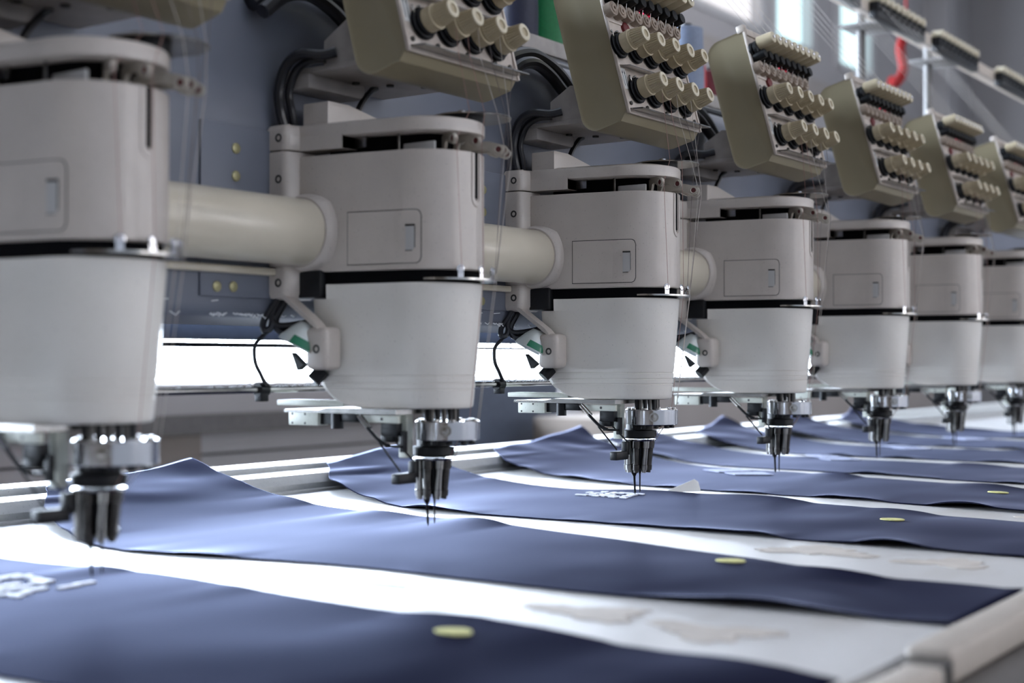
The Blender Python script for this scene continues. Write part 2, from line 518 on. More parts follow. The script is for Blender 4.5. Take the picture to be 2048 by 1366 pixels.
    mb.lathe(c - ax * 0.012, ax, [(0, 0.005), (0.001, 0.0105), (0.010, 0.0165), (0.022, 0.0222), (0.0255, 0.0226), (0.0250, 0.0210), (0.014, 0.0150)], 28)
    mb.build('lamp_shade', M['shade_in'], lamp)
    mb = MB()
    e1 = ax.cross(Vector((0, 0, 1))).normalized(); e2 = ax.cross(e1)
    rows = []
    for h_, r_ in ((0.0035, 0.0201), (0.0075, 0.0218), (0.0118, 0.0228)):
        rows.append([c + ax * h_ + (e1 * math.cos(g) + e2 * math.sin(g)) * r_ for g in [math.radians(150 + 8 * q) for q in range(8)]])
    mb.loft(rows, False, False, closed=False)
    mb.build('green_reflection', M['dome_green'], lamp)  # green strip on the shade stands in for a reflection in the dome
    mb = MB()
    mb.loft([[(-0.084, 0.104, 0.165), (-0.084, 0.088, 0.153), (-0.084, 0.096, 0.1475)], [(-0.076, 0.104, 0.165), (-0.076, 0.088, 0.153), (-0.076, 0.096, 0.1475)]])
    mb.build('lamp_socket', M['black'], lamp)
    mb = MB()
    mb.cyl((-0.0640, 0.0800, 0.1480), (-0.0720, 0.0860, 0.1375), 0.0075, n=10)
    mb.build('adjusting_knob', M['black'], lamp)
    # plates below the lower cover
    mb = MB()
    mb.loft([[(x, y, z) for y, z in ((0.1400, 0.1060), (0.1400, 0.1088), (0.094, 0.1088), (0.084, 0.1112), (-0.004, 0.1112), (-0.004, 0.1062), (0.080, 0.1062), (0.092, 0.1060))] for x in (-0.0560, 0.012)])
    mb.build('base_plate', M['steel'], H)
    mb = MB()
    mb.box((-0.0580, 0.0600, 0.1126), (-0.030, 0.1480, 0.1182), 0.001)
    mb.build('guide_bar', M['greenish'], H)
    mb = MB().use(M['greenish'])
    mb.box((-0.0560, 0.0945, 0.0932), (-0.0400, 0.1340, 0.1066), 0.0012)
    mb.use(M['screw'])
    for y, z in ((0.1285, 0.0955), (0.1115, 0.0955), (0.1285, 0.1045), (0.1115, 0.1045)):
        mb.lathe((-0.0559, y, z), (-1, 0, 0), [(0, 0.0012), (0.0003, 0.0012)], 10)
    mb.build('valve_block', None, H)
    mb = MB()
    mb.cyl((-0.050, 0.0745, 0.0910), (-0.050, 0.0745, 0.1060), 0.0062, n=18)
    mb.box((-0.0520, 0.0795, 0.0950), (-0.042, 0.0950, 0.1062))
    mb.box((-0.0520, 0.0480, 0.0975), (-0.042, 0.0700, 0.1062), 0.001)
    mb.build('solenoid', M['black'], H)
    mb = MB().use(M['greenish'])
    mb.box((-0.0480, 0.0000, 0.0975), (-0.0440, 0.0450, 0.1050), 0.0006)
    mb.use(M['screw'])
    mb.lathe((-0.0479, 0.0200, 0.1013), (-1, 0, 0), [(0, 0.0016), (0.0003, 0.0016)], 12)
    mb.build('trimmer_plate', None, H)
    mb = MB()
    mb.box((-0.0450, 0.004, 0.0850), (-0.0360, 0.024, 0.0975), 0.001)
    mb.box((-0.0430, 0.010, 0.0790), (-0.0340, 0.026, 0.0870), 0.001)
    mb.box((-0.0440, 0.000, 0.0740), (-0.0380, 0.020, 0.0765), 0.0006)
    mb.box((-0.0420, -0.003, 0.0700), (-0.0370, 0.003, 0.0900), 0.0006)
    mb.build('trimmer_linkage', M['black'], H)
    mb = MB().use(M['steel'])
    mb.tube([(-0.0500, 0.0500, 0.1055), (-0.0500, 0.0350, 0.0920)], 0.0017, 8)
    mb.tube([(-0.0520, 0.0440, 0.1055), (-0.0520, 0.0300, 0.0930)], 0.0013, 8)
    mb.use(M['black'])
    mb.tube([(-0.0500, 0.0360, 0.0930), (-0.0480, 0.0220, 0.0800), (-0.0460, 0.0120, 0.0760)], 0.0018, 8, 4)
    mb.tube([(-0.0460, 0.0250, 0.0790), (-0.0420, 0.0020, 0.0520)], 0.0010, 8)
    mb.tube([(-0.0420, 0.0080, 0.0800), (-0.0320, -0.0060, 0.0620)], 0.0010, 8)
    mb.build('wire_arm', None, H)
    mb = MB()
    mb.box((-0.0300, 0.0040, 0.0640), (-0.0200, 0.0140, 0.1062), 0.0008)
    mb.build('support_post', M['greenish'], H)
    mb = MB()
    mb.box((-0.0500, -0.003, 0.0400), (-0.0230, 0.007, 0.0500), 0.0012)
    mb.box((-0.0270, -0.003, 0.0450), (-0.0190, 0.005, 0.0610), 0.0012)
    mb.build('thread_sensor', M['black'], H)
    # chrome ring round the needle turret
    cx, cy = 0.004, -0.019
    mb = MB()
    prof = [(0.0810, 0.0270), (0.0806, 0.0300), (0.0815, 0.0312), (0.0982, 0.0312), (0.0992, 0.0302), (0.0990, 0.0270)]
    mb.lathe((cx, cy, 0), (0, 0, 1), prof, 48)
    ring = mb.build('presser_ring', M['chrome'], H)
    mb = MB().use(M['steel'])
    for k in range(10):
        a = 2 * PI * k / 10 + 0.2
        mb.cyl((cx + 0.026 * math.cos(a), cy + 0.026 * math.sin(a), 0.0985), (cx + 0.026 * math.cos(a), cy + 0.026 * math.sin(a), 0.1010), 0.0032, n=10)
    mb.use(M['black'])
    for k in range(10):
        a = 2 * PI * k / 10 + 0.1
        mb.cyl((cx + 0.024 * math.cos(a), cy + 0.024 * math.sin(a), 0.0770), (cx + 0.024 * math.cos(a), cy + 0.024 * math.sin(a), 0.0815), 0.0032, n=8)
    mb.build('ring_bolt', None, ring)
    a = math.radians(214)
    mb = MB()
    dv = Vector((math.cos(a), math.sin(a), 0))
    mb.lathe(Vector((cx, cy, 0.0905)) + dv * 0.0305, dv, [(0, 0.0056), (0.002, 0.0056), (0.002, 0.0036), (0.0035, 0.0034), (0.0038, 0.0012)], 20)
    mb.build('clamp_screw', M['steel'], ring)
    # needle bars between cover and ring, turret below the ring
    for k in range(9):
        a = math.radians(180 + 22.5 * k)
        mb = MB()
        x, y = cx + 0.0215 * math.cos(a), cy + 0.5 * 0.0215 * math.sin(a) + 0.008
        mb.cyl((x, y, 0.0800), (x, y, 0.1140), 0.0026, n=10)
        mb.build('needle_bar', M['dark'] if k % 2 else M['black'], H)
    mb = MB().use(M['black'])
    mb.lathe((0.001, -0.004, 0), (0, 0, 1), [(0.0640, 0.0165), (0.0660, 0.0205), (0.0735, 0.0205), (0.0745, 0.016), (0.0810, 0.016)], 28)
    mb.use(M['chrome'])
    mb.lathe((0.001, -0.004, 0), (0, 0, 1), [(0.0612, 0.0195), (0.0622, 0.0200), (0.0632, 0.0195)], 28)
    mb.use(M['black'])
    mb.lathe((0.001, -0.003, 0), (0, 0, 1), [(0.0280, 0.0075), (0.0400, 0.0090), (0.0620, 0.0115)], 20)
    mb.build('turret', None, H)
    for k in range(8):
        a = 2 * PI * k / 8 + 0.35
        mb = MB()
        p1 = Vector((0.001 + 0.0150 * math.cos(a), -0.003 + 0.0150 * math.sin(a), 0.0630))
        p0 = Vector((0.0005 + 0.0125 * math.cos(a), -0.002 + 0.0125 * math.sin(a), 0.0235))
        mb.lathe(p1, p0 - p1, [(0, 0.0046), (0.010, 0.0046), (0.0105, 0.0036), (0.030, 0.0034), (0.0305, 0.0040), (0.0365, 0.0040), (0.0366, 0.0028), ((p1 - p0).length, 0.0028)], 12)
        mb.build('presser_foot', M['steel'] if k % 2 else M['dark'], H)
    mb = MB()
    mb.lathe((-0.003, 0.0015, 0.034), (0.05, -0.02, -1), [(0, 0.0038), (0.012, 0.0034), (0.016, 0.0014), (0.034, 0.0012), (0.0375, 0.0002)], 12)
    mb.build('needle', M['dark'], H)
    mb = MB()
    mb.lathe((0.0055, -0.002, 0.030), (0, 0, -1), [(0, 0.0026), (0.006, 0.0022), (0.009, 0.0010), (0.029, 0.0008), (0.0315, 0.0002)], 10)
    mb.build('needle', M['dark'], H)
    # take-up levers fanning out of the gap under the lid
    for ang, r, z, up in ((243, 0.0555, 0.3660, 0.010), (268, 0.0600, 0.3655, 0.008), (291, 0.0710, 0.3600, 0.006), (300, 0.0735, 0.3605, 0.006), (310, 0.0760, 0.3592, 0.006), (322, 0.0690, 0.3625, 0.007)):
        a = math.radians(ang)
        d = Vector((math.cos(a), math.sin(a), 0)); t = Vector((-d.y, d.x, 0))
        mb = MB().use(M['lever'])
        out = [(0.026, -0.012), (0.030, 0.004), (0.038, 0.0085), (r - 0.012, 0.0080), (r - 0.005, 0.0062)]
        for q in range(9):
            b_ = math.radians(75 - 165 * q / 8)
            out.append((r - 0.0015 + 0.0052 * math.cos(b_), 0.0052 * math.sin(b_)))
        out += [(r - 0.007, -0.0036), (r - 0.014, 0.0006), (0.038, -0.0010), (0.034, -0.012)]
        rings = []
        for w_ in (-0.0016, 0.0016):
            rings.append([d * rr_ + t * w_ + Vector((0, 0, z + dz)) for rr_, dz in out])
        mb.loft(rings)
        pe = d * (r - 0.0015) + Vector((0, 0, z))
        for sg in (-1, 1):
            mb.torus(pe + t * sg * 0.0017, t, 0.0036, 0.0009, 18, 6)
        lev = mb.build('take_up_lever', None, H)
        mb = MB()
        mb.lathe(pe - t * 0.0019, t, [(0, 0.0029), (0.0038, 0.0029)], 14)
        mb.build('thread_eye', M['eye'], lev)
    # chrome thread guides: disc over the lid, crescent in the lower gap
    mb = MB()
    mb.lathe((0.040, -0.0200, 0), (0, 0, 1), [(0.3952, 0.006), (0.3952, 0.0400), (0.3960, 0.0405), (0.3967, 0.0395), (0.3967, 0.006)], 40)
    disc = mb.build('thread_disc', M['steel'], H)
    mb = MB().use(M['black'])
    mb.cyl((0.030, -0.016, 0.3860), (0.030, -0.016, 0.3960), 0.022, n=20)
    mb.use(M['chrome'])
    mb.lathe((0.012, -0.0300, 0.3966), (0, 0, 1), [(0, 0.0050), (0.0018, 0.0046), (0.0028, 0.0025)], 14)
    mb.build('disc_mount', None, disc)
    mb = MB()
    rg = []
    for k in range(25):
        a = math.radians(205 + (340 - 205) * k / 24)
        w = math.sin(PI * (k + 0.6) / 25.2) ** 0.5
        ri, ro = 0.046, 0.046 + 0.0165 * w
        c_, s_ = math.cos(a), math.sin(a)
        ox, oy = 0.004, -0.003
        rg.append([(ox + ri * c_, oy + ri * s_, 0.2330), (ox + ro * c_, oy + ro * s_, 0.2330), (ox + ro * c_, oy + ro * s_, 0.2350), (ox + ri * c_, oy + ri * s_, 0.2350)])
    mb.loft(rg)
    cres = mb.build('thread_crescent', M['steel'], H)
    for ang in (243, 268, 291, 300, 309, 318):
        a = math.radians(ang)
        d = Vector((math.cos(a), math.sin(a), 0)); t = Vector((-d.y, d.x, 0))
        mb = MB()
        p = Vector((0.004, -0.003, 0.2345)) + d * 0.0575
        mb.torus(p + Vector((0, 0, 0.0085)), d, 0.0032, 0.0011, 16, 6)
        mb.lathe(p + Vector((0, 0, 0.0085)) - d * 0.0006, d, [(0, 0.0030), (0.0012, 0.0030)], 14)
        mb.loft([[p + t * s * 0.003 + d * u + Vector((0, 0, z)) for s, u in ((-1, -0.0008), (1, -0.0008), (1, 0.0008), (-1, 0.0008))] for z in (0, 0.0075)])
        mb.build('thread_clip', M['chrome'], cres)
    return H

head0 = make_head()
index_children(head0)
ORD = ['nearest', 'second', 'third', 'fourth', 'fifth', 'sixth', 'seventh']
HEADLAB = ['blurred cream embroidery head nearest the camera, cut by the left frame edge',
           'second cream embroidery head from the left, right end of the longest tube',
           'third cream embroidery head from the left, the one in sharpest focus',
           'fourth cream embroidery head from the left, just beyond the sharp one',
           'fifth cream embroidery head from the left, with a short bit of tube beside it',
           'sixth cream embroidery head from the left, blurred and small',
           'seventh and farthest cream embroidery head, cut by the right frame edge']
HEADS = []
for i in range(7):
    h = head0 if i == 0 else copy_tree(head0)
    h.location = (D * i, 0, 0)
    tag(h, HEADLAB[i], 'embroidery head', 'embroidery heads in a row along the machine')
    HEADS.append(h)

# ------------------------------------------------------------------ tubes joining the heads
TUBELAB = ['thick cream tube joining the nearest and the second head', 'thick cream tube joining the second and third heads',
           'thick cream tube joining the third and fourth heads', 'cream tube just showing between fourth and fifth heads',
           'cream tube hidden mostly between fifth and sixth heads', 'cream tube hidden mostly between sixth and seventh heads']
tb = None
for i in range(6):
    if tb is None:
        mb = MB()
        mb.lathe((0.062, 0.1, 0.2815), (1, 0, 0), [(0, 0.031), (0.0005, 0.0325), (D - 0.062 - 0.0757, 0.0325), (D - 0.062 - 0.0752, 0.031)], 48)
        tb = mb.build('drive_tube', M['tube'], None)
        o = tb
    else:
        o = tb.copy(); COL.objects.link(o)
    o.location = (D * i, 0, 0)
    tag(o, TUBELAB[i], 'tube', 'cream tubes between the heads')
# thin rail under the tubes
mb = MB()
mb.box((-0.9, 0.1235, 0.2395), (3.3, 0.1335, 0.2470), 0.002)
tag(mb.build('tie_rail', M['tube']), 'thin cream rail running under the thick tubes in front of the beam', 'rail')

# ------------------------------------------------------------------ thread tension boxes
V_ = Vector((0, 0.2613, 0.9653)); N_ = Vector((0, -0.9653, 0.2613)); X_ = Vector((1, 0, 0))
O_ = Vector((-0.0757, -0.0340, 0.4420))
def bp(x, v, d):
    return O_ + X_ * x + V_ * v + N_ * d
BW, BH, BD = 0.179, 0.1875, 0.062

def make_box():
    B = empty('tension_box')
    mb = MB()
    def prof(x, ins=0.0):
        pts = []
        v0, v1, d1, r = -0.006 + ins, BH - 0.004 - ins, -BD + ins, 0.021
        pts.append((v0 + 0.010, -0.001)); pts.append((v0, -0.012))
        for k in range(7):
            a = PI / 2 * k / 6
            pts.append((v0 + r - r * math.cos(a), d1 + r - r * math.sin(a)))
        for k in range(7):
            a = PI / 2 * k / 6
            pts.append((v1 - r + r * math.sin(a), d1 + r - r * math.cos(a)))
        pts.append((v1, -0.001))
        return [bp(x, v, d) for v, d in pts]
    mb.loft([prof(0.002, 0.003), prof(0.0006, 0.0008), prof(0.0, 0), prof(BW, 0), prof(BW - 0.0006, 0.0008), prof(BW - 0.002, 0.003)])
    mb.build('body', M['box'], B)
    # face plate with its raised left edge and split rails
    mb = MB()
    m4 = Matrix(((1, 0, 0, 0), (0, V_.y, N_.y, 0), (0, V_.z, N_.z, 0), (0, 0, 0, 1)))
    m4 = Matrix.Translation(O_) @ m4
    mb.box((0.0, 0.0, -0.0020), (BW, BH, 0.0004), 0.0008, mtx=m4)
    mb.box((0.0, 0.0, -0.001), (0.0035, 0.118, 0.0022), 0.001, mtx=m4)
    mb.box((0.0, 0.120, -0.001), (0.0035, 0.155, 0.0022), 0.001, mtx=m4)
    mb.box((0.0, 0.157, -0.001), (0.0035, BH, 0.0022), 0.001, mtx=m4)
    mb.box((BW - 0.0035, 0.0, -0.001), (BW, BH, 0.0022), 0.001, mtx=m4)
    mb.box((-0.001, BH - 0.006, -0.010), (0.010, BH + 0.005, 0.0022), 0.0015, mtx=m4)
    mb.box((0.0035, BH - 0.011, -0.001), (BW, BH - 0.001, 0.003), 0.001, mtx=m4)
    mb.box((0.0035, 0.1135, -0.001), (BW - 0.004, 0.118, 0.002), 0.001, mtx=m4)
    face = mb.build('face_plate', M['plate'], B)
    mb = MB().use(M['paper'])
    mb.box((0.0045, 0.030, 0.0004), (0.0155, 0.056, 0.0007), mtx=m4)
    mb.use(M['black'])
    for x in (0.0072, 0.0120):
        mb.box((x, 0.034, 0.0007), (x + 0.0006, 0.052, 0.0009), mtx=m4)
        mb.loft([[bp(x - 0.0009, 0.0495, 0.0008), bp(x + 0.0015, 0.0495, 0.0008), bp(x + 0.0003, 0.0535, 0.0008)], [bp(x - 0.0009, 0.0495, 0.0010), bp(x + 0.0015, 0.0495, 0.0010), bp(x + 0.0003, 0.0535, 0.0010)]])
    mb.build('arrow_sticker', None, face)
    # five + four large tension knobs
    for row, v, xs in ((0, 0.0830, [0.0100 + 0.0366 * k for k in range(5)]), (1, 0.0300, [0.0275 + 0.0388 * k for k in range(4)])):
        for x in xs:
            mb = MB()
            n = 96
            def ribbed(h, r, rib):
                P = []
                e1, e2 = X_, V_
                for k in range(n):
                    a = 2 * PI * k / n
                    rr = r - (rib if k % 4 in (2, 3) else 0)
                    P.append(bp(x, v, h) + (e1 * math.cos(a) + e2 * math.sin(a)) * rr)
                return P
            mb.use(M['knob'])
            mb.lathe(bp(x, v, 0.010), N_, [(0, 0.0085), (0.001, 0.0122), (0.010, 0.0122), (0.0105, 0.0128), (0.0118, 0.0128), (0.0122, 0.0112), (0.0150, 0.0112)], 30)
            mb.loft([ribbed(0.0245, 0.0114, 0.0012), ribbed(0.0395, 0.0093, 0.0011)])
            mb.use(M['knob_end'])
            mb.lathe(bp(x, v, 0.0392), N_, [(0, 0.0083), (0.0014, 0.0088), (0.0018, 0.0082), (0.0018, 0.0048), (-0.0020, 0.0044)], 28)
            mb.use(M['hole'])
            mb.lathe(bp(x, v, 0.0374), N_, [(0, 0.0044), (0.0004, 0.0040)], 20)
            kn = mb.build('tension_knob', None, B)
            mb = MB()
            mb.lathe(bp(x, v, 0.0004), N_, [(0, 0.006), (0.0008, 0.0150), (0.0020, 0.0158), (0.0030, 0.0130), (0.0036, 0.0130), (0.0044, 0.0160), (0.0056, 0.0150), (0.0064, 0.0120), (0.0080, 0.0120), (0.0086, 0.0138), (0.0096, 0.0130), (0.0100, 0.009)], 30)
            mb.build('tension_disc', M['black'], kn)
            mb = MB()
            c0 = bp(x - 0.0105, v + 0.0120, 0.0040)
            mb.torus(c0, (0.5, -0.7, 0.3), 0.0050, 0.0007, 18, 6)
            mb.lathe(bp(x - 0.0075, v + 0.0135, 0.0065), N_, [(0, 0.0016), (0.003, 0.0016), (0.004, 0.0008)], 10)
            mb.build('check_spring', M['steel'], kn)
    # nine guide wheels
    for k in range(9):
        x = 0.0065 + 0.0192 * k
        mb = MB().use(M['wheel'])
        mb.lathe(bp(x, 0.1265, 0.0004), N_, [(0, 0.0085), (0.0100, 0.0088), (0.0105, 0.0080), (0.0095, 0.0050), (0.0110, 0.0046), (0.0112, 0.0020), (0.0095, 0.0018)], 22)
        mb.use(M['steel'])
        mb.loft([[bp(x + 0.0090, 0.1205, 0.004), bp(x + 0.0098, 0.1205, 0.004), bp(x + 0.0098, 0.1205, 0.0075), bp(x + 0.0090, 0.1205, 0.0075)], [bp(x + 0.0082, 0.1365, 0.010), bp(x + 0.0090, 0.1365, 0.010), bp(x + 0.0090, 0.1365, 0.014), bp(x + 0.0082, 0.1365, 0.014)]])
        mb.build('guide_wheel', None, B)
    for x, lit in ((0.083, 1), (0.098, 0)):
        mb = MB()
        mb.lathe(bp(x, 0.1375, 0.002), N_, [(0, 0.0028), (0.005, 0.0028), (0.007, 0.0016)], 12)
        mb.build('red_led', M['led'] if lit else M['red'], B)
    mb = MB()
    mb.lathe(bp(0.040, 0.1110, 0.0004), N_, [(0, 0.008), (0.003, 0.007), (0.005, 0.004)], 14)
    mb.build('red_cap', M['dkred'], B)
    # row of nine ivory caps with black spring discs under them
    for k in range(9):
        x = 0.0080 + 0.0196 * k
        mb = MB().use(M['knob'])
        mb.lathe(bp(x, 0.1600, 0.014), N_, [(0, 0.0082), (0.0005, 0.0092), (0.0230, 0.0082)], 24)
        mb.use(M['knob_end'])
        mb.lathe(bp(x, 0.1600, 0.0368), N_, [(0, 0.0082), (0.0008, 0.0076), (0.0008, 0.0030), (0.0002, 0.0028)], 24)
        mb.use(M['chrome'])
        mb.lathe(bp(x, 0.1600, 0.0370), N_, [(0, 0.0026), (0.0022, 0.0024), (0.0030, 0.0012)], 12)
        cp = mb.build('ivory_cap', None, B)
        mb = MB()
        mb.lathe(bp(x, 0.1540, 0.0004), N_, [(0, 0.009), (0.002, 0.0105), (0.005, 0.0105), (0.006, 0.008), (0.008, 0.0108), (0.012, 0.0108), (0.014, 0.0085)], 18)
        mb.lathe(bp(x, 0.1430, 0.0004), N_, [(0, 0.006), (0.010, 0.0075), (0.020, 0.0065)], 12)
        mb.build('spring_disc', M['black'], cp)
    # two chrome thread bars
    mb = MB()
    mb.loft([[bp(x, v, d) for v, d in ((0.0595, 0.0004), (0.0545, 0.0140), (0.0535, 0.0140), (0.0582, 0.0004))] for x in (0.0060, 0.1500)])
    mb.build('thread_bar', M['bar'], B)
    mb = MB()
    mb.loft([[bp(x, v, d) for v, d in ((0.0060, 0.0004), (0.0010, 0.0170), (-0.0008, 0.0172), (0.0044, 0.0004))] for x in (0.0050, 0.1740)])
    mb.build('thread_bar', M['bar'], B)
    for x in (0.010, 0.048, 0.095, 0.140, 0.166):
        mb = MB()
        mb.lathe(bp(x, 0.0125, 0.0004), N_, [(0, 0.0024), (0.002, 0.0024), (0.0026, 0.0014)], 10)
        mb.build('eyelet_screw', M['screw'], face)
    # bracket that carries the box from the beam
    mb = MB()
    mb.box((-0.0620, 0.0280, 0.4385), (0.0900, 0.1345, 0.4440), 0.0008)
    mb.loft([[(x, 0.0835, 0.4430), (x, 0.0835, 0.4680), (x, 0.0555, 0.4850), (x, 0.0300, 0.4830), (x, 0.0370, 0.4430)] for x in (-0.0600, 0.0850)])
    br = mb.build('box_bracket', M['bracket'], B)
    for x, y in ((-0.03, 0.105), (0.0, 0.095), (0.03, 0.075), (0.015, 0.045), (0.055, 0.050)):
        mb = MB()
        mb.lathe((x, y, 0.4386), (0, 0, -1), [(0, 0.0042), (0.0022, 0.0040), (0.0024, 0.0020)], 12)
        mb.build('bracket_screw', M['screw'], br)
    mb = MB()
    mb.box((-0.0640, 0.1000, 0.4240), (0.020, 0.1340, 0.4386), 0.002)
    mb.build('bracket_foot', M['bracket'], br)
    return B

box0 = make_box()
index_children(box0)
BOXLAB = ['olive beige tension box at the top edge above the nearest head, only its underside showing',
          'large olive beige tension box at the top edge, above the second head',
          'olive beige tension box above the third head, arrow sticker in sharp focus',
          'olive beige tension box above the fourth head, its whole top row of caps showing',
          'blurred olive beige tension box above the fifth head',
          'blurred small olive beige tension box above the sixth head',
          'farthest olive beige tension box, cut by the right frame edge']
for i in range(7):
    b = box0 if i == 0 else copy_tree(box0)
    b.location = (D * i, 0, 0)
    tag(b, BOXLAB[i], 'tension box', 'thread tension boxes above the heads')

# ------------------------------------------------------------------ cables of each head
CL = [ORD[i] for i in range(7)]
proto = {}
def per_head(name, builder, material, label, cat, group, rng=range(7)):
    for i in rng:
        if name not in proto:
            mb = builder()
            o = mb.build(name, material); proto[name] = o
        else:
            o = proto[name].copy(); COL.objects.link(o)
        o.location = (D * i, 0, 0)
        tag(o, label % ORD[i], cat, group)
def cab1():
    mb = MB()
    mb.tube([(-0.076, 0.122, 0.388), (-0.080, 0.1225, 0.400), (-0.081, 0.1235, 0.420), (-0.080, 0.115, 0.444), (-0.078, 0.098, 0.4535), (-0.070, 0.078, 0.452), (-0.062, 0.066, 0.455)], 0.0052, 10, 6)
    mb.tube([(-0.062, 0.121, 0.388), (-0.066, 0.121, 0.402), (-0.069, 0.122, 0.420), (-0.069, 0.113, 0.440), (-0.068, 0.096, 0.4490), (-0.062, 0.080, 0.4500)], 0.0042, 10, 6)
    return mb
per_head('looped_cable', cab1, M['cable'], 'thick black cable looping up to the tension box from the %s head', 'cable', 'black cables looping above the heads')
def cab2():
    mb = MB()
    mb.tube([(0.033, 0.095, 0.4390), (0.026, 0.099, 0.4330), (0.012, 0.101, 0.4150), (0.004, 0.102, 0.3925)], 0.0032, 8, 4)
    return mb
per_head('short_cable', cab2, M['cable'], 'short straight black cable dropping from the bracket to the %s head', 'cable', 'short black cables behind the heads')
def cab3():
    mb = MB()
    mb.tube([(-0.066, 0.119, 0.2350), (-0.078, 0.126, 0.2150), (-0.083, 0.130, 0.1990), (-0.079, 0.124, 0.1910), (-0.066, 0.108, 0.1930), (-0.058, 0.100, 0.1960)], 0.0034, 8, 6)
    mb.tube([(-0.062, 0.118, 0.2350), (-0.073, 0.124, 0.2120), (-0.080, 0.128, 0.1960), (-0.078, 0.123, 0.1850), (-0.064, 0.108, 0.1870), (-0.056, 0.100, 0.1900)], 0.0034, 8, 6)
    mb.tube([(-0.070, 0.121, 0.2350), (-0.082, 0.129, 0.2100), (-0.088, 0.136, 0.1960), (-0.090, 0.134, 0.1860), (-0.084, 0.130, 0.1900), (-0.082, 0.130, 0.2040)], 0.0034, 8, 6)
    mb.tube([(-0.080, 0.128, 0.1960), (-0.088, 0.135, 0.1830), (-0.096, 0.140, 0.1720), (-0.096, 0.140, 0.1560), (-0.091, 0.137, 0.1430), (-0.086, 0.135, 0.1320)], 0.0022, 8, 6)
    return mb
per_head('knotted_cable', cab3, M['cable'], 'knotted black cable hanging down behind the lamp of the %s head', 'cable', 'knotted black cables at the heads')
def clamp():
    mb = MB()
    mb.cyl((-0.0930, 0.1400, 0.1285), (-0.0810, 0.1400, 0.1285), 0.0066, n=14)
    mb.box((-0.092, 0.135, 0.1170), (-0.082, 0.145, 0.1270), 0.001)
    return mb
per_head('rod_clamp', clamp, M['black'], 'black clamp on the thin rod behind the %s head', 'clamp', 'black clamps along the thin rod')

# ------------------------------------------------------------------ threads
def thread(name, pts, r, material, label, group):
    mb = MB(); mb.tube(pts, r, 6)
    o = mb.build(name, material)
    tag(o, label, 'thread', group)
LEV = ((243, 0.0555, 0.3660), (268, 0.0600, 0.3655), (291, 0.0710, 0.3600), (300, 0.0735, 0.3605), (310, 0.0760, 0.3592), (322, 0.0690, 0.3625))
def thread_paths():
    out = []
    for k, (ang, r, z) in enumerate(LEV):
        a = math.radians(ang)
        d = Vector((math.cos(a), math.sin(a), 0))
        start = bp(0.055 + 0.018 * k, 0.0, 0.0175)
        ad = math.radians(215 + 22 * k)
        disc = Vector((0.040 + 0.0385 * math.cos(ad), -0.020 + 0.0385 * math.sin(ad), 0.3965))
        tip = d * (r + 0.0045) + Vector((0, 0, z))
        ac = math.radians((243, 268, 291, 300, 309, 318)[k])
        clip = Vector((0.004, -0.003, 0.242)) + Vector((math.cos(ac), math.sin(ac), 0)) * 0.0605
        pts = [start + V_ * 0.03 + N_ * 0.004, start, disc, tip, clip]
        if k in (1, 2, 4):
            pts += [Vector((0.004, -0.003, 0.2335)) + Vector((math.cos(ac), math.sin(ac), 0)) * 0.0605,
                    Vector((0.002, -0.004, 0.100)) + Vector((math.cos(ac), math.sin(ac), 0)) * 0.0440,
                    Vector((0.0, 0, 0.06)) + Vector((math.cos(ac), math.sin(ac), 0)) * 0.022]
        out.append(pts)
    return out
TP = thread_paths()
MT = [M['thread_r'], M['thread_r'], M['thread_w'], M['thread_d'], M['thread_w'], M['thread_d']]
KINDS = ['reddish', 'reddish', 'pale', 'brown', 'pale', 'brown']
tproto = {}
for i in range(7):
    for k, pts in enumerate(TP):
        if k not in tproto:
            mb = MB(); mb.tube(pts, 0.00029, 5)
            o = mb.build('sewing_thread', MT[k]); tproto[k] = o
        else:
            o = tproto[k].copy(); COL.objects.link(o)
        o.location = (D * i, 0, 0)
        tag(o, 'fine %s sewing thread running from tension box down the front of the %s head' % (KINDS[k], ORD[i]), 'thread', '%s sewing threads of the %s head' % (KINDS[k], ORD[i]))

# ------------------------------------------------------------------ beam, shelf, rods
mb = MB()
def beam_ring(x):
    pts = []
    y0, y1, z0, z1 = 0.135, 0.400, 0.1985, 0.548
    for cy, cz, r, a0 in ((y0 + 0.012, z0 + 0.012, 0.012, 180), (y1 - 0.02, z0 + 0.02, 0.02, 270), (y1 - 0.05, z1 - 0.05, 0.05, 0), (y0 + 0.045, z1 - 0.045, 0.045, 90)):
        for k in range(7):
            a = math.radians(a0 + 90 * k / 6)
            pts.append((x, cy + r * math.cos(a), cz + r * math.sin(a)))
    return pts
mb.loft([beam_ring(-1.6), beam_ring(4.4)])
beam = mb.build('machine_beam', M['beam'])
tag(beam, 'long blue grey machine beam running behind all the embroidery heads', 'beam')
for i in range(7):
    if i == 0:
        mb = MB(); mb.box((-0.1740, 0.1322, 0.2170), (-0.010, 0.1352, 0.3815), 0.0012)
        pl = mb.build('mounting_plate', M['beam'], beam); p0 = pl
    else:
        pl = p0.copy(); COL.objects.link(pl); pl.parent = beam; pl.location = (D * i, 0, 0)
    for j, (x, z) in enumerate(((-0.1300, 0.3590), (-0.1300, 0.3326), (-0.1540, 0.2265), (-0.1330, 0.2272))):
        if i == 0 and j == 0:
            mb = MB(); mb.lathe((0, 0.1323, 0), (0, -1, 0), [(0, 0.0052), (0.0012, 0.0050), (0.0018, 0.0036)], 18)
            s0 = mb.build('plate_screw', M['yscrew'], pl); s = s0
        else:
            s = s0.copy(); COL.objects.link(s); s.parent = pl
        s.location = (x, 0, z)
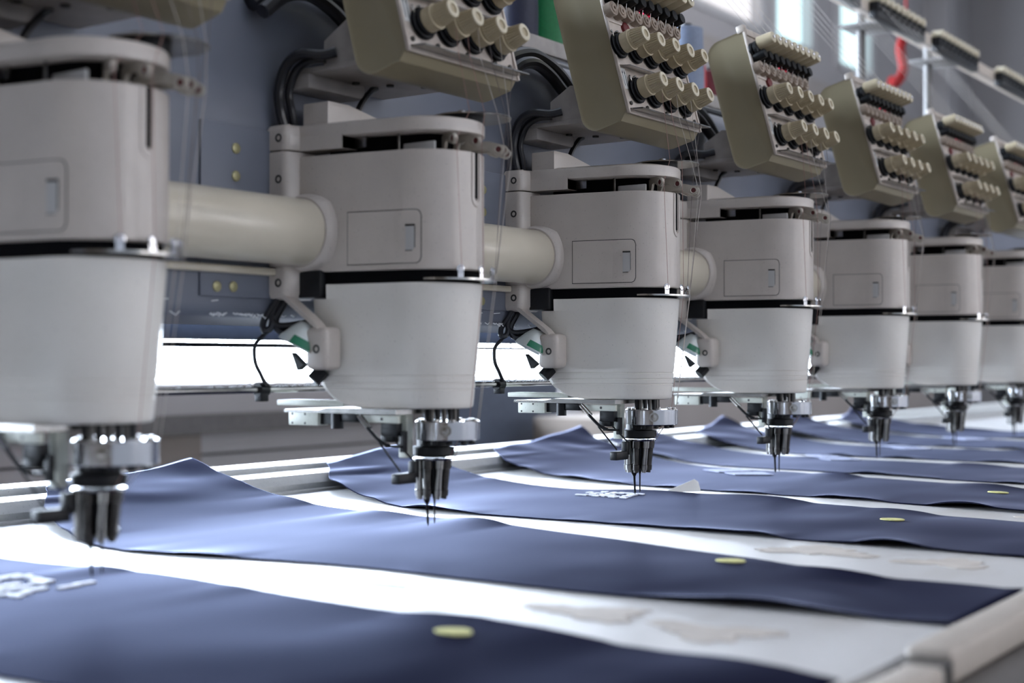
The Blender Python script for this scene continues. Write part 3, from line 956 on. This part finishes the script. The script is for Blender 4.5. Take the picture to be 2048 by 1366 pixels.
# lint along the lower edge of the beam
mb = MB()
rnd = random.Random(3)
for k in range(260):
    x = -0.3 + 3.2 * rnd.random()
    L = 0.004 + 0.010 * rnd.random()
    y = 0.1335; z = 0.2005 + 0.002 * rnd.random()
    mb.tube([(x, y, z), (x + L * 0.5, y - 0.001, z - 0.001 - 0.0025 * rnd.random()), (x + L, y, z)], 0.0006, 4)
    if k % 4 == 0:
        mb.tube([(x, y - 0.0008, z + 0.011), (x + L * 2, y - 0.0008, z + 0.012)], 0.0005, 4)
lint = mb.build('lint', M['lint'], beam); lint['kind'] = 'stuff'
mb = MB()
mb.box((-1.6, 0.4300, 0.1840), (4.4, 0.4700, 0.2060), 0.002)
tag(mb.build('lower_channel', M['bluebin']), 'dark channel under the rear of the blue grey beam', 'channel')
mb = MB()
mb.cyl((-1.4, 0.45, 0.1765), (4.4, 0.45, 0.1765), 0.0022, n=10)
for x in (-1.3, -0.5, 1.18, 2.0, 2.8, 3.6, 4.3):
    mb.cyl((x, 0.45, 0.1765), (x, 0.45, 0.1842), 0.0016, n=6)
tag(mb.build('rear_wire', M['cable']), 'thin dark wire crossing the bright window strip behind the heads', 'wire')
mb = MB()
mb.cyl((-1.2, 0.14, 0.1285), (3.6, 0.14, 0.1285), 0.0034, n=14)
rod = mb.build('thin_rod', M['steel'])
tag(rod, 'thin grey steel rod running behind the needle plates of all heads', 'rod')
mb = MB()
rnd = random.Random(11)
for k in range(300):
    x = -0.3 + 3.2 * rnd.random()
    L = 0.003 + 0.006 * rnd.random()
    mb.tube([(x, 0.1385, 0.1318), (x + L * 0.5, 0.137, 0.1325 + 0.0016 * rnd.random()), (x + L, 0.1385, 0.1318)], 0.0005, 4)
lint = mb.build('lint', M['lint'], rod); lint['kind'] = 'stuff'
# shelf for the thread cones on top of the beam
mb = MB()
mb.box((-1.6, 0.3000, 0.6070), (4.6, 0.3060, 0.6330), 0.001)
mb.box((-1.6, 0.3000, 0.6070), (4.6, 0.6200, 0.6110), 0.001)
shelf = mb.build('thread_shelf', M['bracket'])
tag(shelf, 'long grey metal shelf above the beam holding the thread cones', 'shelf')
mb = MB()
for x in (-0.2, 0.6, 1.4, 2.2, 3.0):
    mb = MB()
    mb.box((x, 0.310, 0.5475), (x + 0.03, 0.36, 0.6072), 0.001)
    mb.build('shelf_support', M['bracket'], shelf)
mb = MB()
mb.tube([(0.2, 0.22, 0.5585), (0.9, 0.23, 0.5585), (1.05, 0.25, 0.5585), (1.4, 0.22, 0.5585), (2.0, 0.24, 0.5585), (2.8, 0.22, 0.5585)], 0.0105, 10, 6)
mb.tube([(0.3, 0.20, 0.5580), (0.8, 0.205, 0.5580), (1.1, 0.215, 0.5580), (1.5, 0.195, 0.5580), (2.1, 0.21, 0.5580), (2.8, 0.20, 0.5580)], 0.0095, 10, 6)
tag(mb.build('trunk_cable', M['cable']), 'thick black cable lying along the top of the beam under the shelf', 'cable')
def cab4():
    mb = MB()
    mb.tube([(0.285, 0.128, 0.500), (0.310, 0.126, 0.520), (0.3376, 0.1255, 0.5310), (0.365, 0.1255, 0.5350), (0.398, 0.1255, 0.530), (0.427, 0.1245, 0.518), (0.446, 0.120, 0.498), (0.452, 0.108, 0.472)], 0.0085, 10, 6)
    mb.tube([(0.285, 0.112, 0.490), (0.315, 0.112, 0.512), (0.348, 0.112, 0.520), (0.381, 0.112, 0.512), (0.408, 0.112, 0.498), (0.428, 0.110, 0.486), (0.436, 0.100, 0.470)], 0.0075, 10, 6)
    return mb
per_head('branch_cable', cab4, M['cable'], 'thick black cable bending over the beam down to the bracket right of the %s head', 'cable', 'black cables bending over the beam', range(0, 6))

cone_specs = [('navy', 1.128, 0.40, 'navy blue thread cone beside the green cone at the top edge'),
              ('green', 1.200, 0.40, 'green thread cone behind the left side of the third tension box'),
              ('red', 1.273, 0.43, 'red thread cone peeping out beside the green one'),
              ('blue', 1.686, 0.40, 'pale blue thread cone between the third and fourth tension boxes'),
              ('red', 1.755, 0.43, 'bright red thread cone right of the pale blue one'),
              ('maroon', 1.835, 0.43, 'dark maroon thread cone behind the edge of the fourth tension box'),
              ('brown', 2.295, 0.42, 'brown thread cone between the fourth and fifth tension boxes')]
for nm, x, y, lab in cone_specs:
    e = empty('thread_cone', (x, y, 0.611))
    tag(e, lab, 'thread cone', 'thread cones on the shelf')
    top = 0.165
    if nm == 'blue': top = 0.165
    if nm in ('red', 'maroon') and x > 1.5: top = 0.11
    if nm == 'brown': top = 0.06
    mb = MB()
    mb.lathe((0, 0, 0.004), (0, 0, 1), [(0, 0.026), (0.004, 0.0325), (top * 0.5, 0.0325), (top, 0.030), (top + 0.004, 0.018)], 28)
    mb.build('thread_winding', M['cone_' + nm], e)
    mb = MB()
    mb.lathe((0, 0, 0), (0, 0, 1), [(0, 0.024), (0.004, 0.024), (0.005, 0.012), (top + 0.014, 0.009)], 18)
    mb.build('cone_core', M['navy'] if 'navy' in M else M['black'], e)

# overhead thread rail
OY, OZ = 0.25, 0.915
e = empty('thread_rail', (0, OY, OZ))
tag(e, 'overhead thread guide rail on posts crossing the upper right corner', 'rail')
mb = MB()
mb.box((0.2, -0.004, -0.016), (5.2, 0.016, 0.010), 0.001)
mb.box((0.2, 0.085, 0.030), (5.2, 0.097, 0.046), 0.001)
mb.build('rail_bar', M['frail'], e)
for x in (1.20, 2.36, 2.81, 3.9):
    mb = MB()
    mb.cyl((x, 0.07, 0.6111 - OZ), (x, 0.07, 0.03), 0.010, n=12)
    mb.box((x - 0.055, -0.004, -0.020), (x + 0.055, 0.10, -0.014), 0.001)
    mb.build('rail_post', M['post'], e)
gp = None
for k, x in enumerate((1.82, 2.215, 2.615, 3.12, 3.56)):
    if gp is None:
        mb = MB()
        mb.box((0, -0.024, -0.030), (0.300, -0.004, 0.004), 0.001)
        for j in range(18):
            mb.lathe((0.010 + j * 0.0165, -0.022, -0.012 + (0.012 if j % 2 else 0)), (0, -1, 0), [(0, 0.0034), (0.006, 0.0034), (0.007, 0.002)], 8)
        gp = mb.build('guide_comb', M['black'], e)
        mb = MB()
        mb.box((0.004, -0.0060, 0.004), (0.296, -0.004, 0.018))
        for j in range(9):
            mb.lathe((0.018 + j * 0.033, -0.004, 0.012), (0, -1, 0), [(0, 0.011), (0.024, 0.0095), (0.026, 0.006)], 14)
        pg = mb.build('ivory_pegs', M['knob_end'], gp)
        o = gp
    else:
        o = gp.copy(); COL.objects.link(o); o.parent = e
        q = pg.copy(); COL.objects.link(q); q.parent = o
    o.location = (x, 0, 0)
# supply threads from the rail to the boxes
sp = {}
for i in (2, 3, 4, 5, 6):
    for k in range(5):
        if k not in sp:
            mb = MB()
            a = bp(0.03 + 0.035 * k, BH - 0.01, 0.006)
            b = Vector((-0.19 + 0.05 * k, OY - 0.03, OZ - 0.005))
            mb.tube([a, b], 0.0003, 5)
            o = mb.build('supply_thread', M['thread_w']); sp[k] = o
        else:
            o = sp[k].copy(); COL.objects.link(o)
        o.location = (D * i, 0, 0)
        tag(o, 'faint pale thread rising from the top of the tension box of the %s head' % ORD[i], 'thread', 'supply threads above the %s tension box' % ORD[i])

# ------------------------------------------------------------------ table and rails
mb = MB()
mb.box((-1.3, -0.5598, TZ - 0.03), (4.8, 0.5198, TZ), 0.0)
table = mb.build('table_top', M['table'])
tag(table, 'long white sewing table top under the navy cloth panels', 'table')
for x in (-0.9, 1.0, 3.0, 4.6):
    for y in (-0.45, 0.40):
        mb = MB(); mb.box((x - 0.03, y - 0.03, FLOOR_Z), (x + 0.03, y + 0.03, TZ - 0.03), 0.003)
        mb.build('leg', M['bracket'], table)
mb = MB()
pr_ = [(0.4650, TZ), (0.4650, TZ + 0.0030), (0.4770, TZ + 0.0030), (0.4775, TZ + 0.0004), (0.4840, TZ + 0.0004), (0.4850, TZ + 0.0095), (0.4980, 0.0000), (0.4995, 0.0010), (0.5560, 0.0010), (0.5570, -0.004), (0.5640, -0.004), (0.5650, TZ)]
mb.loft([[(x, y, z) for y, z in pr_] for x in (-1.3, 4.8)])
tag(mb.build('frame_rail', M['rail'], angle=25), 'pale aluminium frame rail along the back of the white table', 'rail')
mb = MB()
pr_ = [(0.5700, TZ), (0.5700, 0.0066), (0.5720, 0.0080), (0.6220, 0.0090), (0.6220, TZ)]
mb.loft([[(x, y, z) for y, z in pr_] for x in (-1.3, 4.8)])
mb.box((-1.3, 0.52, TZ - 0.03), (4.8, 0.622, TZ), 0)
tag(mb.build('outer_rail', M['rail'], angle=25), 'flat white outer rail behind the aluminium frame rail', 'rail')
mb = MB()
mb.box((0.150, -0.5880, TZ - 0.016), (4.8, -0.5600, TZ + 0.0060), 0.004, 3)
tag(mb.build('front_rail', M['frail']), 'blurred beige rail along the front edge of the table', 'rail')
mb = MB()
mb.box((-1.3, -0.5960, TZ - 0.016), (0.116, -0.5720, TZ + 0.0035), 0.004, 3)
tag(mb.build('front_rail', M['frail']), 'lower beige front rail left of the dark joint in the corner', 'rail')
mb = MB()
mb.box((0.1165, -0.5900, TZ - 0.016), (0.1495, -0.5660, TZ + 0.0015), 0.002)
tag(mb.build('rail_joint', M['dark']), 'dark joint between the two beige front rails', 'joint')
mb = MB()
mb.loft([[(x, -0.5610, TZ - 0.0165), (x, -0.600, TZ - 0.018), (x, -0.640, TZ - 0.030), (x, -0.760, TZ - 0.09), (x, -0.760, TZ - 0.13), (x, -0.5610, TZ - 0.13)] for x in (-1.3, 4.8)])
tag(mb.build('front_apron', M['apron']), 'dark brown grey apron below the front rails at lower right', 'apron')

# ------------------------------------------------------------------ navy cloth panels
YS = [0.62, 0.54, 0.45, 0.33, 0.20, 0.06, -0.05, -0.17, -0.30, -0.43, -0.5585]
TEMPLATE_N = [0.100, 0.020, -0.050, -0.110, -0.160, -0.158, -0.158, -0.162, -0.165, -0.160, -0.150]
TEMPLATE_F = [0.300, 0.262, 0.225, 0.195, 0.178, 0.172, 0.160, 0.140, 0.110, 0.080, 0.060]
PN = {0: [-0.020, -0.060, -0.120, -0.170, -0.205, -0.205, -0.200, -0.200, -0.190, -0.180, -0.170],
      1: [0.020, -0.030, -0.100, -0.165, -0.205, -0.180, -0.160, -0.162, -0.163, -0.150, -0.140],
      2: [0.110, 0.060, -0.035, -0.100, -0.155, -0.158, -0.155, -0.160, -0.167, -0.168, -0.168],
      3: [0.170, 0.080, -0.010, -0.070, -0.110, -0.130, -0.135, -0.140, -0.165, -0.183, -0.190]}
PN[4] = [0.130, 0.060, 0.000, -0.060, -0.115, -0.125, -0.140, -0.165, -0.185, -0.190, -0.190]
PF = {0: [0.200, 0.180, 0.150, 0.100, 0.092, 0.108, 0.098, 0.086, 0.085, 0.070, 0.052],
      1: [0.264, 0.240, 0.212, 0.188, 0.178, 0.172, 0.146, 0.115, 0.072, 0.030, 0.020],
      2: [0.330, 0.290, 0.240, 0.190, 0.160, 0.180, 0.190, 0.173, 0.140, 0.098, 0.080],
      3: [0.476, 0.410, 0.365, 0.300, 0.245, 0.225, 0.200, 0.170, 0.115, 0.080, 0.060]}
def interp(ys, vs, y):
    if y >= ys[0]: return vs[0]
    for k in range(len(ys) - 1):
        if ys[k] >= y >= ys[k + 1]:
            t = (ys[k] - y) / (ys[k] - ys[k + 1])
            a = vs[max(k - 1, 0)]; b = vs[k]; c = vs[k + 1]; d = vs[min(k + 2, len(vs) - 1)]
            return 0.5 * (2 * b + (c - a) * t + (2 * a - 5 * b + 4 * c - d) * t * t + (3 * b - a - 3 * c + d) * t ** 3)
    return vs[-1]
def smooth(a, b, x):
    t = max(0, min(1, (x - a) / (b - a)))
    return t * t * (3 - 2 * t)
def cloth_z(i, y, u, x):
    base = TZ + 0.0014
    d = y - 0.33
    ramp = 0.0
    if d > -0.10:
        k = 0.10
        ramp = 0.138 * ((d + k) ** 2 / (4 * k) if d < k else d)
    z = base + ramp * (1 - 0.10 * (1 - u))
    w = smooth(0.40, 0.47, y)
    z += smooth(0.52, 0.62, y) * 0.004 * u
    if i == 3 or i > 3:
        z += 0.006 * smooth(0.54, 0.62, y) * u * u
    ne = noise.noise(Vector((y * 13.0, i * 5.7, 1.3)))
    fe = noise.noise(Vector((y * 9.0, i * 4.1, 7.7)))
    flat = 1 - w
    z += flat * 0.0085 * max(0, ne + 0.05) * math.exp(-u / 0.09)
    z += flat * 0.0090 * max(0, fe - 0.02) * math.exp(-(1 - u) / 0.16)
    fr = smooth(-0.15, -0.42, y)
    z += flat * (0.0006 + 0.0034 * fr) * max(0, 0.5 + noise.noise(Vector((x * 7.0, y * 9.0, i * 1.9))))
    z += w * 0.0035 * noise.noise(Vector((x * 11.0, y * 8.0, i * 2.3)))
    return max(z, base + (0.0030 - base) * smooth(0.375, 0.497, y) ** 1.6 + 0.0066 * smooth(0.505, 0.566, y))
PLAB = ['nearest navy cloth panel in the bottom left corner, blurred, yellow mark on it',
        'second navy cloth panel, under the needles of the second head',
        'third navy cloth panel, with the sharp small white lettering patch by the third needle',
        'fourth navy cloth panel from the front, two white embroidered patches side by side',
        'fifth navy cloth panel from the front, with blurred white patches by the fifth needle',
        'sixth navy cloth panel from the front, blurred',
        'seventh navy cloth panel from the front, blurred and thin',
        'farthest navy cloth panel visible at the right edge']
SP = 0.394
CLOTH = []
for i in range(8):
    n_, f_ = PN.get(i, TEMPLATE_N), PF.get(i, TEMPLATE_F)
    bx = SP * i
    NY, NU = 150, 30
    mb = MB()
    def pos(y, u, i=i, n_=n_, f_=f_, bx=bx):
        a = interp(YS, n_, y); b = interp(YS, f_, y)
        jit = 0.0016 * noise.noise(Vector((y * 60, i * 2.0, u * 3)))
        x = bx + a + (b - a) * u + jit
        return Vector((x, y, cloth_z(i, y, u, x)))
    rows = []
    for r in range(NY + 1):
        row = []
        for c in range(NU + 1):
            u = c / NU
            u = 0.5 - 0.5 * math.cos(PI * u) if True else u
            ye = 0.552 + 0.068 * u
            y = ye + (-0.5585 - ye) * r / NY
            row.append(mb.bm.verts.new(pos(y, u)))
        rows.append(row)
    for r in range(NY):
        for c in range(NU):
            mb.face([rows[r][c], rows[r][c + 1], rows[r + 1][c + 1], rows[r + 1][c]])
    o = mb.build('cloth_panel', M['fabric'], None, 80)
    sm = o.modifiers.new('thick', 'SOLIDIFY'); sm.thickness = 0.0011; sm.offset = 1
    tag(o, PLAB[i], 'cloth panel', 'navy cloth panels laid across the table')
    CLOTH.append((o, pos, n_, f_, bx))

def surf(i, x, y):
    o, pos, n_, f_, bx = CLOTH[i]
    a = interp(YS, n_, y); b = interp(YS, f_, y)
    u = max(0, min(1, (x - bx - a) / (b - a)))
    return pos(y, u).z + 0.0011
def flat_piece(i, name, outline, h, material, parent, pitch=0.008):
    """a thin layer lying on the cloth"""
    mb = MB()
    cx = sum(p[0] for p in outline) / len(outline); cy = sum(p[1] for p in outline) / len(outline)
    lo = [Vector((x, y, surf(i, x, y) - 0.0003)) for x, y in outline]
    hi = [Vector((x, y, surf(i, x, y) + h)) for x, y in outline]
    n = len(outline)
    mb.loft([lo, hi], True, False)
    mid = [Vector((cx + (x - cx) * 0.5, cy + (y - cy) * 0.5, surf(i, cx + (x - cx) * 0.5, cy + (y - cy) * 0.5) + h)) for x, y in outline]
    mb.loft([hi, mid], False, False)
    vs = [mb.bm.verts.new(p) for p in mid]
    ctr = mb.bm.verts.new((cx, cy, surf(i, cx, cy) + h))
    for k in range(n):
        mb.face([vs[k], vs[(k + 1) % n], ctr])
    bmesh.ops.remove_doubles(mb.bm, verts=mb.bm.verts, dist=1e-6)
    return mb.build(name, material, parent, 60)
# yellow marks near the front of each panel
for i in range(6):
    x, y = 0.0336 + 0.3938 * i, -0.3085
    pts = [(x + 0.0105 * math.cos(a) * (0.8 if k % 3 else 1), y + 0.0135 * math.sin(a)) for k, a in enumerate([2 * PI * t / 10 for t in range(10)])]
    flat_piece(i, 'yellow_mark', pts, 0.0008, M['yellow'], CLOTH[i][0])
# embroidered patches and rows of small white lettering
def patch_quads(i, quads):
    for q in quads:
        flat_piece(i, 'embroidered_patch', q, 0.0006, M['patch'], CLOTH[i][0])
def stitch_rows(i, x0, y0, dx, dy, rows, cols, w=0.0022, seed=1):
    """rows of short white stitch strokes, like small lettering"""
    rd = random.Random(seed)
    mb = MB()
    for r in range(rows):
        for c in range(cols):
            if rd.random() < 0.12: continue
            bx_, by_ = x0 + dx * (r + 0.15), y0 - dy * (c + 0.1)
            for s in range(rd.choice((2, 3))):
                xa = bx_ + dx * 0.6 * rd.random(); ya = by_ - dy * 0.6 * rd.random()
                if rd.random() < 0.5: lx, ly = dx * 0.62, w
                else: lx, ly = w, dy * 0.8
                q = [(xa, ya), (xa + lx, ya), (xa + lx, ya - ly), (xa, ya - ly)]
                zt = max(surf(i, px, py) for px, py in q) + 0.0003
                mb.loft([[(px, py, zt - 0.0016) for px, py in q], [(px, py, zt) for px, py in q]])
    return mb.build('embroidered_lettering', M['stitch'], CLOTH[i][0])
stitch_rows(0, -0.085, 0.150, 0.030, 0.020, 4, 5, 0.0060, 4)
stitch_rows(2, 0.872, 0.138, 0.013, 0.0125, 4, 6, 0.0046, 9)
patch_quads(3, [[(1.3560, 0.1980), (1.3230, 0.1530), (1.3720, 0.1180), (1.4100, 0.1600)], [(1.3170, 0.1400), (1.2900, 0.1090), (1.3260, 0.0610), (1.3620, 0.0980)]])
for i in (4, 5, 6):
    b = SP * i + (0.02 if i == 4 else 0.0)
    patch_quads(i, [[(b + 0.174, 0.200), (b + 0.141, 0.155), (b + 0.170, 0.118), (b + 0.195, 0.160)], [(b + 0.115, 0.150), (b + 0.090, 0.119), (b + 0.126, 0.075), (b + 0.160, 0.110)]])

# white paper scrap standing by the third needle
mb = MB()
a, b, c = Vector((0.995, 0.045, TZ + 0.003)), Vector((1.045, 0.010, TZ + 0.003)), Vector((1.030, 0.020, 0.002))
tag(mb.build('x', M['paper']), None, None) if False else None
mb = MB()
q = [Vector((0.968, 0.0560, TZ + 0.0030)), Vector((1.012, 0.0230, TZ + 0.0030)), Vector((1.0180, 0.0300, TZ + 0.0150)), Vector((1.0150, 0.0340, TZ + 0.0185))]
n = Vector((0.5, 0.75, 0.1)).normalized() * 0.0006
mb.loft([[p for p in q], [p + n for p in q]])
tag(mb.build('paper_scrap', M['paper']), 'small white torn paper scrap standing up by the third needle', 'paper scrap')
# torn tan and white backing lying on the table between the panels
scr = [((0.56, -0.335), 0.060, 0.075, 'torn tan backing patch between second and third panels, farther from the front rail', M['tan'], 1),
       ((0.548, -0.455), 0.050, 0.055, 'torn tan backing patch between second and third panels, near the front rail', M['tan'], 2),
       ((0.165, -0.330), 0.050, 0.060, 'torn tan backing patch between nearest and second panels, by the yellow mark', M['tan'], 3),
       ((0.150, -0.430), 0.052, 0.060, 'torn tan backing patch between nearest and second panels, near the front rail', M['tan'], 4),
       ((0.952, -0.440), 0.045, 0.050, 'torn tan backing patch on the white table between third and fourth panels', M['tan'], 5),
       ((0.175, -0.075), 0.045, 0.090, 'loose white backing sheet on the table left of the second panel', M['paper'], 6)]
for (x, y), rx, ry, lab, m_, sd in scr:
    rd = random.Random(sd)
    mb = MB()
    P = []
    for k in range(44):
        a = 2 * PI * k / 44
        r = 0.62 + 0.30 * rd.random() + 0.25 * math.sin(3 * a + sd)
        P.append((x + 0.62 * rx * r * math.cos(a), y + 0.85 * ry * r * math.sin(a)))
    mb.loft([[(px, py, TZ + 0.0001) for px, py in P], [(px, py, TZ + 0.0006) for px, py in P]])
    tag(mb.build('backing_scrap', m_), lab, 'backing scrap', 'torn backing scraps on the table')

# ------------------------------------------------------------------ the hall behind
def slab(name, lo, hi, m_):
    mb = MB(); mb.box(lo, hi)
    return struct(mb.build(name, m_))
slab('floor', (-6, -5, FLOOR_Z - 0.05), (18, 5, FLOOR_Z), M['floor'])
WY = 4.0
X0, X1 = -6.0, 15.2
# back wall: below the long low window, above it, with the high windows
slab('wall_back', (X0, WY, FLOOR_Z), (X1, WY + 0.2, 0.060), M['wall_low'])
slab('wall_back', (5.0, WY, 1.90), (X1, WY + 0.2, 2.78), M['wall'])
slab('wall_back', (X0, WY, 1.25), (-3.0, WY + 0.2, 2.78), M['wall'])
slab('wall_back', (X0, WY, 0.060), (-3.0, WY + 0.2, 1.25), M['wall'])
slab('wall_back', (11.5, WY, 0.060), (X1, WY + 0.2, 1.90), M['wall'])
slab('wall_right', (X1, -5, FLOOR_Z), (X1 + 0.2, WY + 0.2, 5.0), M['wall'])
slab('ceiling', (X0, -5, 4.6), (X1 + 0.2, WY + 0.2, 4.7), M['ceil'])
M['pane'] = mat('daylight_pane', (0.9, 0.95, 1.0), 0.3, emit=(0.72, 0.84, 1.0), emit_s=27.0)
M['pane_dim'] = mat('dimmed_daylight_pane', (0.9, 0.95, 1.0), 0.3, emit=(0.76, 0.86, 1.0), emit_s=11.0)  # same daylight strip, dimmed to weaken its reflection on the right-hand cloth
M['pane_hi'] = mat('high_daylight_pane', (0.7, 0.9, 0.95), 0.3, emit=(0.62, 0.86, 0.88), emit_s=0.95)
M['pane_pale'] = mat('high_pale_pane', (0.9, 0.9, 0.9), 0.3, emit=(0.9, 0.84, 0.84), emit_s=0.5)
mb = MB(); mb.box((-3.0, WY + 0.08, 0.060), (6.0, WY + 0.10, 1.90))
win = struct(mb.build('window_1', M['pane']))
mb = MB(); mb.box((6.0, WY + 0.08, 0.060), (11.5, WY + 0.10, 1.90))
struct(mb.build('window_2', M['pane_dim']))
mb = MB()
for x in (-3.0, -1.0, 1.0, 3.0, 5.0):
    mb.box((x - 0.04, WY, 0.30), (x + 0.04, WY + 0.12, 1.90))
for z in (1.87,):
    mb.box((-3.0, WY, z - 0.03), (5.0, WY + 0.12, z + 0.03))
mb.build('window_frame', M['frame'], win)
mb = MB(); mb.box((5.0, WY + 0.02, 1.85), (11.5, WY + 0.12, 1.90))
struct(mb.build('trim_1', M['frame']))
# high windows
segs = [(8.0, 9.75, 'p'), (9.95, 10.75, 'c'), (11.30, 12.15, 'c')]
xprev = 5.0
slab('wall_back', (X0, WY, 2.78), (-3.0, WY + 0.2, 4.6), M['wall'])
slab('wall_back', (-3.0, WY, 1.90), (5.0, WY + 0.2, 4.6), M['wall'])
k = 3
for a, b, t in segs:
    slab('wall_back', (xprev, WY, 2.78), (a, WY + 0.2, 4.6), M['wall'])
    mb = MB(); mb.box((a, WY + 0.08, 2.78 if t == 'c' and a < 11 else 2.88), (b, WY + 0.10, 4.1))
    w = struct(mb.build('window_%d' % k, M['pane_hi'] if t == 'c' else M['pane_pale'])); k += 1
    mb = MB()
    mb.box((a, WY - 0.02, 2.76), (b, WY + 0.12, 2.82)); mb.box((a - 0.05, WY - 0.02, 2.78), (a + 0.05, WY + 0.12, 4.1)); mb.box((b - 0.05, WY - 0.02, 2.78), (b + 0.05, WY + 0.12, 4.1))
    mb.build('window_frame', M['frame'], w)
    slab('wall_back', (a, WY, 4.1), (b, WY + 0.2, 4.6), M['wall'])
    xprev = b
slab('wall_back', (xprev, WY, 2.78), (X1, WY + 0.2, 4.6), M['wall'])
mb = MB(); mb.box((5.1, WY - 0.05, 2.42), (X1, WY, 2.56))
struct(mb.build('trim_2', M['bracket']))
mb = MB(); mb.box((13.6, WY - 0.25, FLOOR_Z), (13.9, WY, 4.6))
struct(mb.build('trim_3', M['wall']))

M['pane_front'] = mat('front_daylight_pane', (0.9, 0.95, 1.0), 0.3, emit=(1.0, 0.88, 0.79), emit_s=2.1)
slab('wall_front', (X0, -5.2, FLOOR_Z), (X1, -5.0, 0.10), M['wall'])
slab('wall_front', (X0, -5.2, 1.90), (X1, -5.0, 4.6), M['wall'])
wx = [0.6, 2.8, 5.0, 7.2]
xprev = X0
for a in wx:
    slab('wall_front', (xprev, -5.2, 0.10), (a, -5.0, 1.90), M['wall'])
    mb = MB(); mb.box((a, -5.12, 0.10), (a + 1.6, -5.10, 1.90))
    wn = struct(mb.build('window_%d' % k, M['pane_front'])); k += 1
    mb = MB()
    for q in range(5):
        mb.box((a + 0.4 * q - 0.025, -5.1, 0.10), (a + 0.4 * q + 0.025, -5.05, 1.90))
    for q in range(5):
        mb.box((a, -5.1, 0.10 + 0.45 * q - 0.025), (a + 1.6, -5.05, 0.10 + 0.45 * q + 0.025))
    mb.build('window_frame', M['frame'], wn)
    xprev = a + 1.6
slab('wall_front', (xprev, -5.2, 0.10), (X1, -5.0, 1.90), M['wall'])

# blurred furniture below the window
def thing_box(name, lo, hi, m_, label, cat, parts=()):
    mb = MB(); mb.box(lo, hi, 0.004)
    o = mb.build(name, m_)
    tag(o, label, cat)
    for pn, l2, h2, mm in parts:
        q = MB(); q.box(l2, h2); q.build(pn, mm, o)
    return o
thing_box('low_cabinet', (1.2, 2.60, FLOOR_Z), (3.62, 3.20, 0.083), M['greybin'], 'long warm grey cabinet under the bright window at left', 'cabinet',
          (('shade_band', (1.2, 2.570, -0.075), (3.62, 2.601, -0.015), M['apron']), ('shadow_gap', (1.2, 2.596, -0.150), (3.40, 2.602, -0.143), M['seam']), ('end_panel', (2.30, 2.592, FLOOR_Z), (2.50, 2.600, -0.080), M['carton'])))  # dark strip across the cabinet front stands in for a band of shadow
thing_box('blue_bin', (3.72, 2.60, FLOOR_Z), (4.62, 3.20, 0.080), M['bluebin'], 'dark blue bin below the window behind the second needle', 'bin')
thing_box('carton', (4.20, 2.10, FLOOR_Z), (4.75, 2.45, -0.075), M['carton'], 'brown carton below the window between second and third heads', 'carton')
thing_box('grey_crate', (4.80, 2.60, FLOOR_Z), (10.5, 3.20, 0.078), M['greybin'], 'long warm grey crate below the window behind the third and fourth needles', 'crate')
mb = MB()
mb.tube([(1.62, 2.3, 0.065), (1.70, 2.3, 0.03), (1.76, 2.3, -0.005)], 0.012, 8, 4)
tag(mb.build('red_strap', M['red']), 'short red strap in the blurred background below the bright window at left', 'strap')
mb = MB()
mb.tube([(4.30, 0.9, 1.34), (4.24, 0.9, 1.27), (4.27, 0.9, 1.20), (4.20, 0.9, 1.14), (4.15, 0.9, 1.14)], 0.017, 10, 6)
mb.tube([(4.30, 0.9, 1.32), (4.28, 0.9, 4.6)], 0.004, 6)
tag(mb.build('red_ribbon', M['ribbon']), 'blurred red ribbon hanging in the upper right background', 'ribbon')

# ------------------------------------------------------------------ lights, camera, view
def area(name, loc, size, sy, power, color, target):
    l = bpy.data.lights.new(name, 'AREA'); l.shape = 'RECTANGLE'; l.size = size; l.size_y = sy; l.energy = power; l.color = color
    o = bpy.data.objects.new(name, l); COL.objects.link(o); o.location = loc
    o.rotation_euler = (Vector(target) - Vector(loc)).to_track_quat('-Z', 'Y').to_euler()
    return o
area('overhead_fill', (1.5, -2.2, 2.9), 4.0, 0.3, 7, (1.0, 0.90, 0.82), (1.5, -0.5, 0.0))  # fill light added for the head fronts, no fixture there
area('overhead_fill', (6.5, 1.8, 4.2), 6.0, 0.4, 60, (1.0, 0.95, 0.94), (7.5, 2.8, 0))  # second added fill, brightens the upper back wall

w = bpy.data.worlds.new('hall'); S.world = w; w.use_nodes = True
bg = w.node_tree.nodes['Background']
bg.inputs['Color'].default_value = (1.0, 0.90, 0.83, 1); bg.inputs['Strength'].default_value = 0.09

cam = bpy.data.cameras.new('camera'); co = bpy.data.objects.new('camera', cam); COL.objects.link(co)
cam.sensor_width = 36; cam.lens = 50; cam.clip_start = 0.02; cam.clip_end = 100
co.location = (-0.68685, -0.85735, 0.15657)
co.rotation_euler = (math.radians(90 + 0.787), 0, math.radians(34.950 - 90))
cam.dof.use_dof = True
cam.dof.focus_distance = 1.70
cam.dof.aperture_fstop = 4.3
S.camera = co
S.view_settings.view_transform = 'Standard'
S.view_settings.look = 'None'
S.view_settings.gamma = 1.0
S.view_settings.use_curve_mapping = False
S.view_settings.exposure = 0.42
